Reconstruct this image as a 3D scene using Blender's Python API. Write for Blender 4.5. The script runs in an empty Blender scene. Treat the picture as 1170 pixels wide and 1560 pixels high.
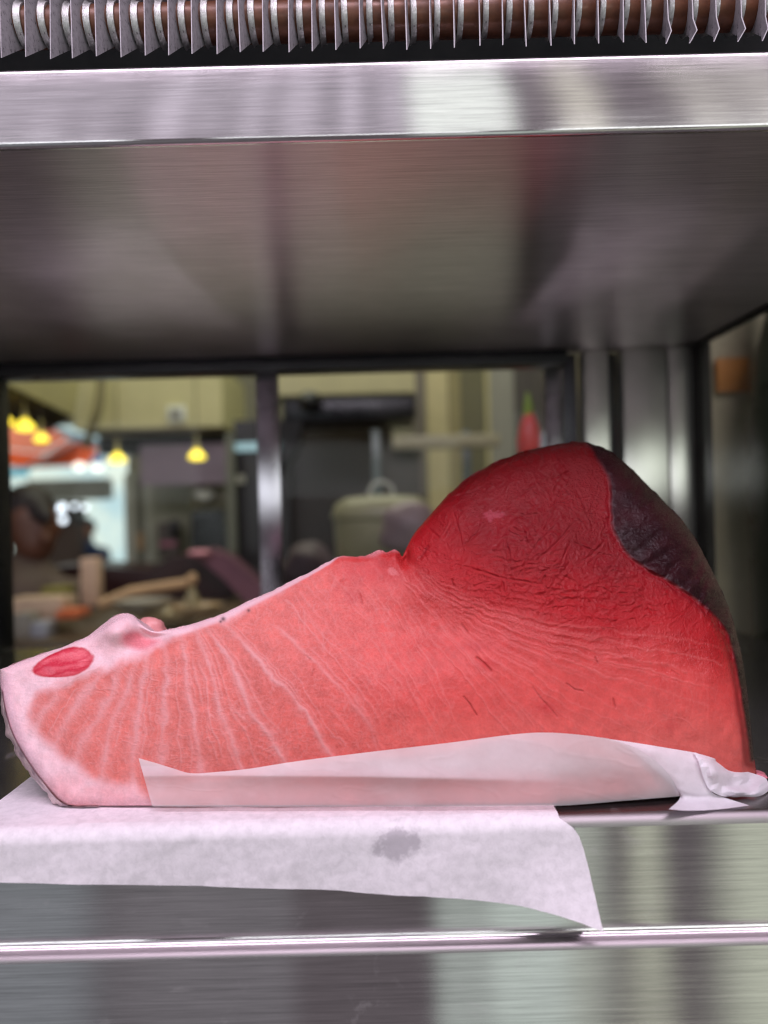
import bpy, bmesh, math, random
import numpy as np
from mathutils import Vector, Matrix
random.seed(7); RNG = np.random.default_rng(11)
SC = bpy.context.scene
COL = SC.collection

# ------------------------------------------------------------------ camera
F = 1173.0                      # focal length in photo pixels (1170 x 1560)
CAMD, CAMZ = 0.40, 0.161        # camera distance in front of the shelf edge, height over the shelf
ROLL = math.radians(1.45)
cam = bpy.data.cameras.new('camera'); camo = bpy.data.objects.new('camera', cam); COL.objects.link(camo)
cam.sensor_fit = 'HORIZONTAL'; cam.sensor_width = 24.0; cam.lens = 24.0 * F / 1170.0
cam.clip_start = 0.01; cam.clip_end = 100
camo.matrix_world = Matrix.Translation((0, -CAMD, CAMZ)) @ Matrix.Rotation(math.pi / 2, 4, 'X') @ Matrix.Rotation(-ROLL, 4, 'Z')
cam.dof.use_dof = True; cam.dof.focus_distance = 0.448; cam.dof.aperture_fstop = 3.0
SC.camera = camo

# ------------------------------------------------------------------ world, lamps, exposure
w = bpy.data.worlds.new('World'); SC.world = w; w.use_nodes = True
bg = w.node_tree.nodes['Background']; bg.inputs[0].default_value = (0.105, 0.090, 0.098, 1); bg.inputs[1].default_value = 1.0

def area(name, loc, target, sx, sy, radiance, color):
    l = bpy.data.lights.new(name, 'AREA'); l.shape = 'RECTANGLE'; l.size = sx; l.size_y = sy
    l.energy = radiance * sx * sy * math.pi; l.color = color
    o = bpy.data.objects.new(name, l); COL.objects.link(o)
    d = Vector(target) - Vector(loc)
    o.matrix_world = Matrix.Translation(loc) @ d.to_track_quat('-Z', 'Y').to_matrix().to_4x4()
    return o
# shop-front LED tubes over the counter, outside the case
area('led_batten', (0.0, -0.60, 1.35), (0, 0.05, 0.12), 2.2, 0.32, 8.8, (1.0, 0.84, 1.0))
# daylight gaps of the street opposite, plus added fill lamps (they show as upright bands in the brushed steel)
def gap(px0, px1, z0, z1, rad, color, L=4.0):
    x0, x1 = (px0 - 585) / F * (CAMD + L), (px1 - 585) / F * (CAMD + L)
    area('gap_and_fill_light', ((x0 + x1) / 2, -L, (z0 + z1) / 2), ((x0 + x1) / 2, 0, (z0 + z1) / 2), x1 - x0, z1 - z0, rad, color)
for k, (a_, b_, r_) in enumerate(((-120, -70, .46), (-10, 20, .42), (70, 120, .24), (170, 185, .46), (255, 300, .44), (330, 345, .26), (395, 410, .5), (450, 500, .25), (540, 560, .46), (600, 625, .24))):
    gap(a_, b_, 1.6, 4.8, r_, (0.95, 0.87, 1.0), 5.0)  # faint lamps added at invented positions to streak the fascia's left part
# bright street in front, a little above eye level
area('street_daylight', (-2.3, -4.2, 0.60), (0.0, 0.0, 0.15), 1.9, 0.62, 3.6, (0.93, 0.97, 1.0))
area('street_daylight', (-0.15, -4.4, 0.50), (0.0, 0.0, 0.15), 1.5, 0.42, 3.4, (0.95, 0.98, 1.0))
area('street_daylight', (2.2, -4.0, 0.72), (0.0, 0.0, 0.15), 2.6, 0.80, 3.2, (0.95, 1.0, 0.97))
gap(-500, 640, 1.6, 5.5, 0.34, (0.93, 0.86, 1.0), 5.5)  # broad wash lamp added behind the gaps to tint the fascia lavender
gap(640, 1300, 1.6, 5.5, 0.10, (1.0, 0.86, 0.98), 5.5)  # dimmer wash lamp added for the right part of the fascia
gap(640, 792, 1.1, 4.0, 0.95, (0.90, 1.0, 0.92))
gap(868, 925, 1.1, 4.0, 0.55, (1.0, 1.0, 0.80))
gap(1048, 1110, 1.1, 4.0, 0.42, (1.0, 1.0, 0.86))
gap(1135, 1260, 1.1, 4.0, 0.40, (1.0, 1.0, 0.88))
gap(648, 735, -4.2, -0.6, 0.36, (0.82, 1.0, 0.88))
gap(735, 850, -4.2, -0.6, 0.56, (0.82, 1.0, 0.88))
gap(850, 908, -4.2, -0.6, 0.38, (0.86, 1.0, 0.80))
gap(952, 990, -4.2, -0.6, 0.62, (0.90, 1.0, 0.72))
gap(1085, 1260, -4.2, -0.6, 0.5, (0.88, 1.0, 0.74))
gap(-320, 128, -4.2, -0.6, 0.14, (0.72, 0.95, 1.0))
gap(165, 430, -4.2, -0.6, 0.07, (0.85, 0.95, 1.0))
area('street_fill_light', (-2.4, 4.5, 2.6), (-3.0, 6.6, 0.5), 3.4, 0.9, 13.0, (0.95, 0.98, 1.0))  # added fill lamp that brightens the awning, signs and stalls
# ceiling light of the kitchen behind the case
area('kitchen_light', (-0.2, 2.2, 1.75), (-0.2, 2.2, -1), 2.2, 1.6, 1.95, (1.0, 0.96, 0.78))

SC.view_settings.view_transform = 'Standard'; SC.view_settings.look = 'None'
SC.view_settings.exposure = 0.40; SC.view_settings.gamma = 1.0; SC.view_settings.use_curve_mapping = False
SC.render.engine = 'CYCLES'
SC.cycles.use_denoising = True; SC.cycles.filter_width = 1.15
try: SC.cycles.denoiser = 'OPENIMAGEDENOISE'
except Exception: pass
SC.cycles.max_bounces = 10; SC.cycles.transparent_max_bounces = 16
SC.cycles.sample_clamp_indirect = 4.0
SC.cycles.caustics_reflective = False; SC.cycles.caustics_refractive = False

# ------------------------------------------------------------------ helpers
CR, SR = math.cos(ROLL), math.sin(ROLL)
def P(px, py, D):
    """photo pixel at camera distance D -> world point"""
    u, v = px - 585.0, 780.0 - py
    xs, ys = u * CR + v * SR, -u * SR + v * CR
    return (xs * D / F, D - CAMD, CAMZ + ys * D / F)
def srgb(r, g, b):
    f = lambda c: (c / 255 / 12.92) if c / 255 <= 0.04045 else ((c / 255 + 0.055) / 1.055) ** 2.4
    return (f(r), f(g), f(b))

def tag(o, label=None, cat=None, group=None, kind=None):
    if label: o['label'] = label
    if cat: o['category'] = cat
    if group: o['group'] = group
    if kind or cat: o['kind'] = kind or 'thing'
    return o
def empty(name, loc, label=None, cat=None, group=None):
    o = bpy.data.objects.new(name, None); COL.objects.link(o); o.location = loc; o.empty_display_size = 0.02
    return tag(o, label, cat, group)
def link(name, me, m, parent=None):
    """link mesh (world coordinates) under parent"""
    o = bpy.data.objects.new(name, me); COL.objects.link(o)
    if m is not None: me.materials.append(m)
    if parent is not None:
        o.parent = parent
        off = Vector((0, 0, 0)); p = parent
        while p is not None: off += p.location; p = p.parent
        me.transform(Matrix.Translation(-off))
    return o
def origin_to(o, loc):
    """shift a top-level mesh's origin"""
    o.data.transform(Matrix.Translation(-Vector(loc))); o.location = loc; return o

class MB:
    def __init__(s): s.bm = bmesh.new()
    def box(s, x0, x1, y0, y1, z0, z1, bev=0.0, seg=2):
        r = bmesh.ops.create_cube(s.bm, size=1)
        vs = r['verts']
        for v in vs:
            v.co = Vector(((x0 + x1) / 2 + v.co.x * (x1 - x0), (y0 + y1) / 2 + v.co.y * (y1 - y0), (z0 + z1) / 2 + v.co.z * (z1 - z0)))
        if bev > 0:
            es = list({e for v in vs for e in v.link_edges})
            bmesh.ops.bevel(s.bm, geom=es, offset=bev, segments=seg, affect='EDGES', profile=0.5)
        return s
    def pxbox(s, px0, px1, py0, py1, D, depth, bev=0.0):
        """upright box whose front fills a pixel rectangle at distance D"""
        cx, cy = (px0 + px1) / 2, (py0 + py1) / 2
        c = P(cx, cy, D); hw = (px1 - px0) / 2 * D / F; hh = (py1 - py0) / 2 * D / F
        return s.box(c[0] - hw, c[0] + hw, c[1], c[1] + depth, c[2] - hh, c[2] + hh, bev)
    def prism(s, pts, depth):
        """front polygon (world points) pushed back by depth along +y"""
        a = [s.bm.verts.new(p) for p in pts]; b = [s.bm.verts.new((p[0], p[1] + depth, p[2])) for p in pts]
        n = len(pts)
        s.bm.faces.new(a); s.bm.faces.new(b[::-1])
        for i in range(n): s.bm.faces.new((a[i], b[i], b[(i + 1) % n], a[(i + 1) % n]))
        return s
    def profile(s, pts, x0, x1, nx=1):
        """open (y,z) profile swept along x"""
        rows = []
        for k in range(nx + 1):
            x = x0 + (x1 - x0) * k / nx
            rows.append([s.bm.verts.new((x, p[0], p[1])) for p in pts])
        for k in range(nx):
            for i in range(len(pts) - 1):
                s.bm.faces.new((rows[k][i], rows[k][i + 1], rows[k + 1][i + 1], rows[k + 1][i]))
        return s
    def tube(s, pts, r, n=12, caps=True):
        pts = [Vector(p) for p in pts]; rr = r if isinstance(r, (list, tuple)) else [r] * len(pts)
        rings = []; up = None
        for i, p in enumerate(pts):
            t = (pts[min(i + 1, len(pts) - 1)] - pts[max(i - 1, 0)]).normalized()
            if up is None: up = t.orthogonal().normalized()
            up = (up - t * up.dot(t)).normalized(); sd = t.cross(up)
            rings.append([s.bm.verts.new(p + (up * math.cos(2 * math.pi * k / n) + sd * math.sin(2 * math.pi * k / n)) * rr[i]) for k in range(n)])
        for i in range(len(pts) - 1):
            for k in range(n): s.bm.faces.new((rings[i][k], rings[i][(k + 1) % n], rings[i + 1][(k + 1) % n], rings[i + 1][k]))
        if caps: s.bm.faces.new(rings[0][::-1]); s.bm.faces.new(rings[-1])
        return s
    def lathe(s, c, prof, n=24, sy=1.0):
        rings = [[s.bm.verts.new((c[0] + r * math.cos(2 * math.pi * k / n), c[1] + sy * r * math.sin(2 * math.pi * k / n), c[2] + z)) for k in range(n)] for r, z in prof]
        for i in range(len(prof) - 1):
            for k in range(n): s.bm.faces.new((rings[i][k], rings[i][(k + 1) % n], rings[i + 1][(k + 1) % n], rings[i + 1][k]))
        s.bm.faces.new(rings[0][::-1]); s.bm.faces.new(rings[-1]); return s
    def blob(s, c, rx, ry, rz, seed=0, amp=0.12, sub=3):
        r = bmesh.ops.create_icosphere(s.bm, subdivisions=sub, radius=1); rn = random.Random(seed)
        ph = [rn.uniform(0, 6.28) for _ in range(6)]
        for v in r['verts']:
            d = v.co; k = 1 + amp * (math.sin(3 * d.x + ph[0]) * math.sin(2.5 * d.z + ph[1]) + 0.6 * math.sin(5 * d.y + ph[2] + 2 * d.x) + 0.4 * math.sin(7 * d.z + ph[3] + 3 * d.x))
            v.co = Vector((c[0] + d.x * rx * k, c[1] + d.y * ry * k, c[2] + d.z * rz * k))
        return s
    def build(s, name, m, parent=None, smooth=True, ang=40):
        bmesh.ops.recalc_face_normals(s.bm, faces=s.bm.faces)
        me = bpy.data.meshes.new(name); s.bm.to_mesh(me); s.bm.free()
        if smooth:
            me.polygons.foreach_set('use_smooth', [True] * len(me.polygons))
            try: me.set_sharp_from_angle(angle=math.radians(ang))
            except Exception: pass
        return link(name, me, m, parent)

def grid_mesh(name, V, nu, nv, flip=False):
    """V: (nu*nv,3) -> quad grid mesh"""
    i, j = np.meshgrid(np.arange(nu - 1), np.arange(nv - 1), indexing='ij')
    a = (i * nv + j).ravel(); q = np.stack([a, a + nv, a + nv + 1, a + 1], 1)
    if flip: q = q[:, ::-1]
    return np_mesh(name, V, q)
def np_mesh(name, V, Q):
    me = bpy.data.meshes.new(name)
    me.vertices.add(len(V)); me.vertices.foreach_set('co', np.ascontiguousarray(V, dtype=np.float32).ravel())
    me.loops.add(Q.size); me.loops.foreach_set('vertex_index', np.ascontiguousarray(Q, dtype=np.int32).ravel())
    k = Q.shape[1]
    me.polygons.add(len(Q)); me.polygons.foreach_set('loop_start', np.arange(0, Q.size, k, dtype=np.int32))
    me.update(calc_edges=True); me.validate()
    me.polygons.foreach_set('use_smooth', [True] * len(me.polygons))
    return me

_tab = RNG.random((256, 256))
def vnoise(x, y, s=0):
    x = x + s * 17.3; y = y + s * 41.7
    xi = np.floor(x).astype(int); yi = np.floor(y).astype(int); fx = x - xi; fy = y - yi
    fx = fx * fx * fx * (fx * (fx * 6 - 15) + 10); fy = fy * fy * fy * (fy * (fy * 6 - 15) + 10)
    g = lambda a, b: _tab[a & 255, b & 255]
    return (g(xi, yi) * (1 - fx) + g(xi + 1, yi) * fx) * (1 - fy) + (g(xi, yi + 1) * (1 - fx) + g(xi + 1, yi + 1) * fx) * fy - 0.5
def fbm(x, y, o=4, s=0):
    t = 0; a = 1.0
    for k in range(o): t = t + a * vnoise(x * 2 ** k, y * 2 ** k, s + k * 3); a *= 0.5
    return t
def sstep(a, b, x):
    t = np.clip((x - a) / (b - a), 0, 1); return t * t * (3 - 2 * t)
def catmull(pts, n=12):
    p = [np.array(q, float) for q in pts]; p = [2 * p[0] - p[1]] + p + [2 * p[-1] - p[-2]]
    out = []
    for i in range(1, len(p) - 2):
        for k in range(n):
            t = k / n
            out.append(0.5 * (2 * p[i] + (p[i + 1] - p[i - 1]) * t + (2 * p[i - 1] - 5 * p[i] + 4 * p[i + 1] - p[i + 2]) * t * t + (3 * p[i] - p[i - 1] - 3 * p[i + 1] + p[i + 2]) * t ** 3))
    out.append(p[-2]); return np.array(out)
def pldist(X, Y, pts):
    """distance to polyline and 0..1 position along it"""
    d = np.full(X.shape, 1e9, np.float32); s = np.zeros(X.shape, np.float32); n = len(pts) - 1
    for i in range(n):
        ax, ay = pts[i]; bx, by = pts[i + 1]; dx, dy = bx - ax, by - ay; L = dx * dx + dy * dy + 1e-9
        t = np.clip(((X - ax) * dx + (Y - ay) * dy) / L, 0, 1)
        e = np.hypot(X - ax - t * dx, Y - ay - t * dy); m = e < d
        d = np.where(m, e, d); s = np.where(m, (i + t) / n, s)
    return d, s
def plnear(X, Y, pts, reach):
    """as pldist, but only where the line is within reach (elsewhere distance 1e3)"""
    p = np.asarray(pts); m = (X > p[:, 0].min() - reach) & (X < p[:, 0].max() + reach) & (Y > p[:, 1].min() - reach) & (Y < p[:, 1].max() + reach)
    d = np.full(X.shape, 1e3, np.float32); s = np.zeros(X.shape, np.float32)
    if m.any(): d[m], s[m] = pldist(X[m].astype(np.float32), Y[m].astype(np.float32), p)
    return d, s
def ridge(n, w): return np.exp(-(np.abs(n) / w) ** 1.3)
def inpoly(X, Y, pts):
    c = np.zeros(X.shape, bool); n = len(pts)
    for i in range(n):
        ax, ay = pts[i]; bx, by = pts[(i + 1) % n]
        if ay == by: continue
        k = ((ay > Y) != (by > Y)) & (X < (bx - ax) * (Y - ay) / (by - ay) + ax); c ^= k
    return c
def sdist(X, Y, pts):
    d, _ = pldist(X, Y, list(pts) + [pts[0]]); return np.where(inpoly(X, Y, pts), d, -d)

# ------------------------------------------------------------------ materials
class N:
    """small node-graph writer"""
    def __init__(s, name):
        s.m = bpy.data.materials.new(name); s.m.use_nodes = True; s.t = s.m.node_tree; s.n = s.t.nodes
        s.b = s.n['Principled BSDF']; s.out = s.n['Material Output']
        s.tc = s.n.new('ShaderNodeTexCoord')
    def add(s, t, **k):
        q = s.n.new(t)
        for a, v in k.items():
            if hasattr(q, a): setattr(q, a, v)
        return q
    def l(s, a, b): s.t.links.new(a, b)
    def mapping(s, scale=(1, 1, 1), src='Object', rot=(0, 0, 0)):
        q = s.n.new('ShaderNodeMapping'); q.inputs['Scale'].default_value = scale; q.inputs['Rotation'].default_value = rot
        s.l(s.tc.outputs[src], q.inputs['Vector']); return q.outputs[0]
    def noise(s, vec, scale, detail=4, rough=0.55, dist=0.0):
        q = s.n.new('ShaderNodeTexNoise'); q.inputs['Scale'].default_value = scale; q.inputs['Detail'].default_value = detail
        q.inputs['Roughness'].default_value = rough; q.inputs['Distortion'].default_value = dist
        s.l(vec, q.inputs['Vector']); return q.outputs[0]
    def ramp(s, fac, stops):
        q = s.n.new('ShaderNodeValToRGB'); e = q.color_ramp.elements
        while len(e) < len(stops): e.new(0.5)
        for k, (p, c) in enumerate(stops):
            e[k].position = p; e[k].color = (c, c, c, 1) if isinstance(c, (int, float)) else (*c, 1)
        s.l(fac, q.inputs[0]); return q.outputs[0]
    def math(s, op, a, b=None, c=None):
        q = s.n.new('ShaderNodeMath'); q.operation = op
        for i, v in enumerate((a, b, c)):
            if v is None: continue
            if isinstance(v, (int, float)): q.inputs[i].default_value = v
            else: s.l(v, q.inputs[i])
        return q.outputs[0]
    def mix(s, fac, a, b, mode='MIX'):
        q = s.n.new('ShaderNodeMix'); q.data_type = 'RGBA'; q.blend_type = mode
        for sock, v in ((q.inputs[0], fac), (q.inputs[6], a), (q.inputs[7], b)):
            if isinstance(v, (int, float)): sock.default_value = v
            elif isinstance(v, tuple): sock.default_value = (*v[:3], 1)
            else: s.l(v, sock)
        return q.outputs[2]
    def bump(s, h, strength, dist=0.001, prev=None):
        q = s.n.new('ShaderNodeBump'); q.inputs['Distance'].default_value = dist
        if isinstance(strength, (int, float)): q.inputs['Strength'].default_value = strength
        else: s.l(strength, q.inputs['Strength'])
        s.l(h, q.inputs['Height'])
        if prev is not None: s.l(prev, q.inputs['Normal'])
        return q.outputs[0]
    def attr(s, name):
        q = s.n.new('ShaderNodeAttribute'); q.attribute_name = name; return q

def simple(name, col, rough=0.6, metal=0.0, var=0.18, scale=14.0, bump=0.15, bdist=0.002, emit=None, spec=0.5, stretch=(1, 1, 1)):
    g = N(name); v = g.mapping(stretch)
    n1 = g.noise(v, scale, 5, 0.6); n2 = g.noise(v, scale * 7, 3)
    f = g.ramp(g.math('ADD', g.math('MULTIPLY', n1, 0.7), g.math('MULTIPLY', n2, 0.3)), [(0.3, 1 - var), (0.7, 1 + var)])
    c = g.mix(1.0, tuple(col), f, 'MULTIPLY'); g.l(c, g.b.inputs['Base Color'])
    g.b.inputs['Roughness'].default_value = rough; g.b.inputs['Metallic'].default_value = metal
    g.b.inputs['Specular IOR Level'].default_value = spec
    g.l(g.ramp(n1, [(0.3, max(0.03, rough - 0.1)), (0.7, min(1, rough + 0.1))]), g.b.inputs['Roughness'])
    if bump: g.l(g.bump(n2, bump, bdist), g.b.inputs['Normal'])
    if emit:
        g.l(c, g.b.inputs['Emission Color']); g.b.inputs['Emission Strength'].default_value = emit
    return g.m

def brushed(name, col, rough=0.152, aniso=0.70, tangent=(0, 1, 1), along=(26, 1400, 1400), streak=0.15, smudge=0.05, haze=0.05):
    g = N(name)
    fine = g.noise(g.mapping(along), 1.0, 4, 0.7)
    mid = g.noise(g.mapping((along[0] * 0.4, along[1] * 0.4, along[2] * 0.4)), 1.0, 3, 0.6)
    sm = g.noise(g.mapping((1, 1, 1)), 16.0, 4, 0.6)
    f = g.math('ADD', g.math('MULTIPLY', fine, 0.6), g.math('MULTIPLY', mid, 0.4))
    c = g.mix(1.0, tuple(col), g.ramp(f, [(0.30, 1 - streak * 2), (0.5, 1.0), (0.72, 1 + streak * 2)]), 'MULTIPLY')
    c = g.mix(1.0, c, g.ramp(sm, [(0.3, 1 - smudge), (0.7, 1 + smudge)]), 'MULTIPLY')
    gl = g.n.new('ShaderNodeBsdfAnisotropic'); gl.distribution = 'BECKMANN'
    g.l(c, gl.inputs['Color'])
    r = g.math('ADD', g.math('MULTIPLY', f, 0.05), g.math('MULTIPLY', sm, 0.05))
    g.l(g.math('ADD', r, rough - 0.05), gl.inputs['Roughness'])
    gl.inputs['Anisotropy'].default_value = -aniso
    t = g.n.new('ShaderNodeCombineXYZ')
    for k in range(3): t.inputs[k].default_value = tangent[k]
    g.l(t.outputs[0], gl.inputs['Tangent'])
    g.l(g.bump(f, 0.03, 0.0003), gl.inputs['Normal'])
    sme = g.noise(g.mapping(), 34.0, 5, 0.7, 0.8); hz = g.math('ADD', g.math('MULTIPLY', g.ramp(sme, [(0.60, 0.0), (0.72, 1.0)]), 0.14), haze)
    df = g.n.new('ShaderNodeBsdfDiffuse'); g.l(c, df.inputs[0]); mx = g.n.new('ShaderNodeMixShader'); g.l(hz, mx.inputs[0])
    g.l(gl.outputs[0], mx.inputs[1]); g.l(df.outputs[0], mx.inputs[2]); g.l(mx.outputs[0], g.out.inputs[0])
    return g.m

def glass_mat(name, tint=(0.93, 0.96, 0.95), refl=0.003):
    g = N(name); g.n.remove(g.b)
    tr = g.n.new('ShaderNodeBsdfTransparent'); gl = g.n.new('ShaderNodeBsdfGlossy'); fr = g.n.new('ShaderNodeLayerWeight'); fr.inputs[0].default_value = 0.5; mx = g.n.new('ShaderNodeMixShader')
    nz = g.noise(g.mapping(), 22.0, 4); g.l(g.mix(1.0, tint, g.ramp(nz, [(0.3, 0.965), (0.7, 1.0)]), 'MULTIPLY'), tr.inputs[0])
    gl.inputs['Roughness'].default_value = 0.03
    g.l(g.math('ADD', g.math('MULTIPLY', g.math('POWER', fr.outputs['Facing'], 4.0), 0.55), refl), mx.inputs[0]); g.l(tr.outputs[0], mx.inputs[1]); g.l(gl.outputs[0], mx.inputs[2]); g.l(mx.outputs[0], g.out.inputs[0])
    return g.m

M = {}
M['steel'] = brushed('brushed_steel', (0.57, 0.55, 0.56))
M['steel_dark'] = brushed('brushed_steel_underside', (0.63, 0.60, 0.60), rough=0.36, aniso=0.80, haze=0.10)
M['steel_edge'] = brushed('rolled_steel_edge', (0.31, 0.285, 0.295), rough=0.45, aniso=0.3, streak=0.04)
M['steel_floor'] = brushed('polished_steel', (0.52, 0.50, 0.50), rough=0.26, aniso=0.4, streak=0.05)
M['steel_post'] = brushed('upright_steel', (0.60, 0.59, 0.56), rough=0.30, aniso=0.5, haze=0.30, tangent=(1, 0, 0), along=(1200, 1200, 20), streak=0.05)
M['stile'] = brushed('stile_steel', (0.34, 0.33, 0.36), rough=0.28, aniso=0.5, tangent=(1, 0, 0), along=(1200, 1200, 20), streak=0.05)
M['black_frame'] = simple('black_anodised', (0.012, 0.012, 0.017), 0.35, 0.0, 0.2, 40)
M['dark_frame'] = simple('dark_bronze', (0.045, 0.042, 0.052), 0.35, 0.6, 0.2, 40)
M['gasket'] = simple('rubber_gasket', (0.012, 0.010, 0.009), 0.7, 0, 0.2, 60)
M['glass'] = glass_mat('clear_glass')
M['side_glass'] = glass_mat('side_glass', (0.80, 0.82, 0.78))
M['pit'] = simple('painted_darkness', (0.006, 0.006, 0.008), 0.8, 0, 0.3, 30)

# ------------------------------------------------------------------ the case
def arc(cy, cz, r, a0, a1, n=8):
    return [(cy + r * math.cos(math.radians(a0 + (a1 - a0) * k / n)), cz + r * math.sin(math.radians(a0 + (a1 - a0) * k / n))) for k in range(n + 1)]
ZC = 0.355       # underside of the upper tray
YB = 0.55        # back doors
XR = 0.380       # right side glass
case = empty('display_case', (0, 0.3, 0), 'brushed stainless steel refrigerated display case holding the tuna', 'display case')
# shelf floor with rolled front edge and front panel
MB().profile([(YB + 0.02, 0.0), (0.3, 0.0), (0.1, 0.0)] + [(0.0055, 0.0)], -0.75, 0.44, 3).build('shelf_floor', M['steel_floor'], case, ang=60)
MB().profile(arc(0.0055, -0.0055, 0.0055, 90, 180, 10), -0.75, 0.75, 3).build('rolled_edge', M['steel_edge'], case, ang=60)
MB().profile([(0.0, -0.0055), (0.0, -0.030), (0.0, -0.0575)] + arc(-0.003, -0.0575, 0.003, 0, -90, 4), -0.75, 0.44, 3).build('front_panel', M['steel'], case, ang=60)
MB().profile([(-0.003, -0.0605), (-0.0065, -0.0605)] + arc(-0.0065, -0.0635, 0.003, 90, 180, 10), -0.75, 0.75, 3).build('rolled_edge', M['steel_edge'], case, ang=60)
MB().profile([(-0.0095, -0.0635), (-0.0095, -0.09), (-0.0095, -0.25)], -0.75, 0.75, 3).build('lower_panel', M['steel'], case, ang=60)
# upper tray (drip pan): fascia, underside
MB().profile([(YB + 0.02, ZC), (0.3, ZC), (0.05, ZC)] + [(0.003, ZC)], -0.75, XR + 0.005, 3).build('tray_underside', M['steel_dark'], case)
MB().profile([(0.003, ZC)] + arc(0.003, ZC + 0.003, 0.003, -90, -180, 6) + [(0.0, 0.375)] + arc(0.0025, 0.3935, 0.0025, 180, 0, 8) + [(0.005, 0.366), (0.32, 0.366)], -0.75, 0.44, 3).build('tray_fascia', M['steel'], case, ang=60)
MB().box(-0.75, 0.44, 0.30, 0.31, 0.366, 0.75).box(-0.75, 0.44, 0.02, 0.30, 0.70, 0.71).build('coil_dark_backing', M['pit'], case, smooth=False)  # black back and top panels stand in for the darkness behind the fins
# back frame
ZH = 0.3375
MB().box(-0.60, 0.2285, YB - 0.012, YB + 0.03, ZH, ZC - 0.0006, 0.001).build('door_header', M['black_frame'], case)
MB().box(-0.53, -0.4735, YB - 0.012, YB + 0.03, 0.001, ZH - 0.0005, 0.001).build('door_jamb', M['black_frame'], case)
for nm, x0, x1, yo in (('sliding_door', -0.4725, -0.128, 0.012), ('sliding_door', -0.156, 0.2045, 0.024)):
    d = empty(nm, ((x0 + x1) / 2 - 0, YB + yo - 0.3, 0)); d.parent = case
    MB().box(x0, x1, YB + yo, YB + yo + 0.004, 0.002, ZH - 0.0006).build('pane', M['glass'], d, smooth=False)
    xs = (-0.1555, -0.1275) if yo < 0.02 else (0.2052, 0.2275)
    MB().box(xs[0], xs[1], YB + yo - 0.006, YB + yo - 0.0005, 0.002, ZH - 0.0006, 0.0012).build('stile', M['stile'], d)
# right-hand uprights of the back
MB().box(0.2295, 0.2470, YB + 0.022, YB + 0.03, 0.001, ZC - 0.0008).build('track_recess', M['dark_frame'], case)
MB().box(0.2490, 0.2815, YB - 0.004, YB + 0.03, 0.001, ZC - 0.0008, 0.003, 3).build('upright_post', M['steel_post'], case)
MB().box(0.2820, 0.2950, YB + 0.022, YB + 0.03, 0.001, ZC - 0.0008).build('post_gap', M['black_frame'], case)
MB().box(0.2955, 0.3495, YB - 0.010, YB + 0.03, 0.001, ZC - 0.0008, 0.002).build('back_panel', M['steel_post'], case)
MB().box(0.3503, XR - 0.0005, YB - 0.013, YB + 0.03, 0.001, ZC - 0.0008, 0.002).build('back_panel', M['steel_post'], case)
MB().box(XR, XR + 0.012, 0.512, YB + 0.03, 0.001, ZC - 0.001, 0.0015).build('gasket', M['gasket'], case)
MB().box(XR + 0.001, XR + 0.006, -0.0, 0.5115, 0.001, ZC - 0.0045).build('side_pane', M['side_glass'], case, smooth=False)
MB().box(XR - 0.001, XR + 0.008, -0.0, 0.5115, ZC - 0.004, ZC - 0.0006).build('seal_strip', M['gasket'], case, smooth=False)
MB().box(-0.62, -0.61, 0.0, YB + 0.03, 0.001, ZC - 0.001).build('side_wall', M['steel_post'], case, smooth=False)

# ------------------------------------------------------------------ evaporator coil above the tray
def frost_fin():
    g = N('frosted_aluminium'); n = g.noise(g.mapping(), 300, 4, 0.65); n2 = g.noise(g.mapping(), 900, 2)
    sp = g.ramp(g.math('ADD', g.math('MULTIPLY', n, 0.8), g.math('MULTIPLY', n2, 0.2)), [(0.33, 0.10), (0.42, 0.75), (0.7, 1.0)])
    g.l(g.mix(1.0, (0.46, 0.445, 0.475), sp, 'MULTIPLY'), g.b.inputs['Base Color'])
    g.b.inputs['Metallic'].default_value = 0.25; g.b.inputs['Roughness'].default_value = 0.5
    g.l(g.bump(n, 0.3, 0.0006), g.b.inputs['Normal']); return g.m
def copper():
    g = N('copper_pipe'); n = g.noise(g.mapping((1, 1, 1)), 130, 5, 0.65); n2 = g.noise(g.mapping((30, 160, 160)), 1.0, 3)
    c = g.mix(g.ramp(n, [(0.3, 0.0), (0.7, 1.0)]), (0.085, 0.030, 0.014), (0.19, 0.066, 0.028))
    g.l(c, g.b.inputs['Base Color']); g.b.inputs['Metallic'].default_value = 0.15
    g.l(g.ramp(n2, [(0.3, 0.28), (0.7, 0.55)]), g.b.inputs['Roughness']); g.l(g.bump(n, 0.2, 0.0005), g.b.inputs['Normal']); return g.m
M['fin'] = frost_fin(); M['copper'] = copper(); M['collar'] = simple('frosted_collar', (0.60, 0.61, 0.60), 0.35, 0.55, 0.35, 260, 0.5, 0.0006)
coil = empty('evaporator_coil', (0, 0.08, 0.4326), 'finned evaporator coil with copper pipe above the steel tray', 'evaporator coil')
ROT = math.radians(9.5)
PZ, PY, PR = 0.4640, 0.0735, 0.0118
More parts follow.
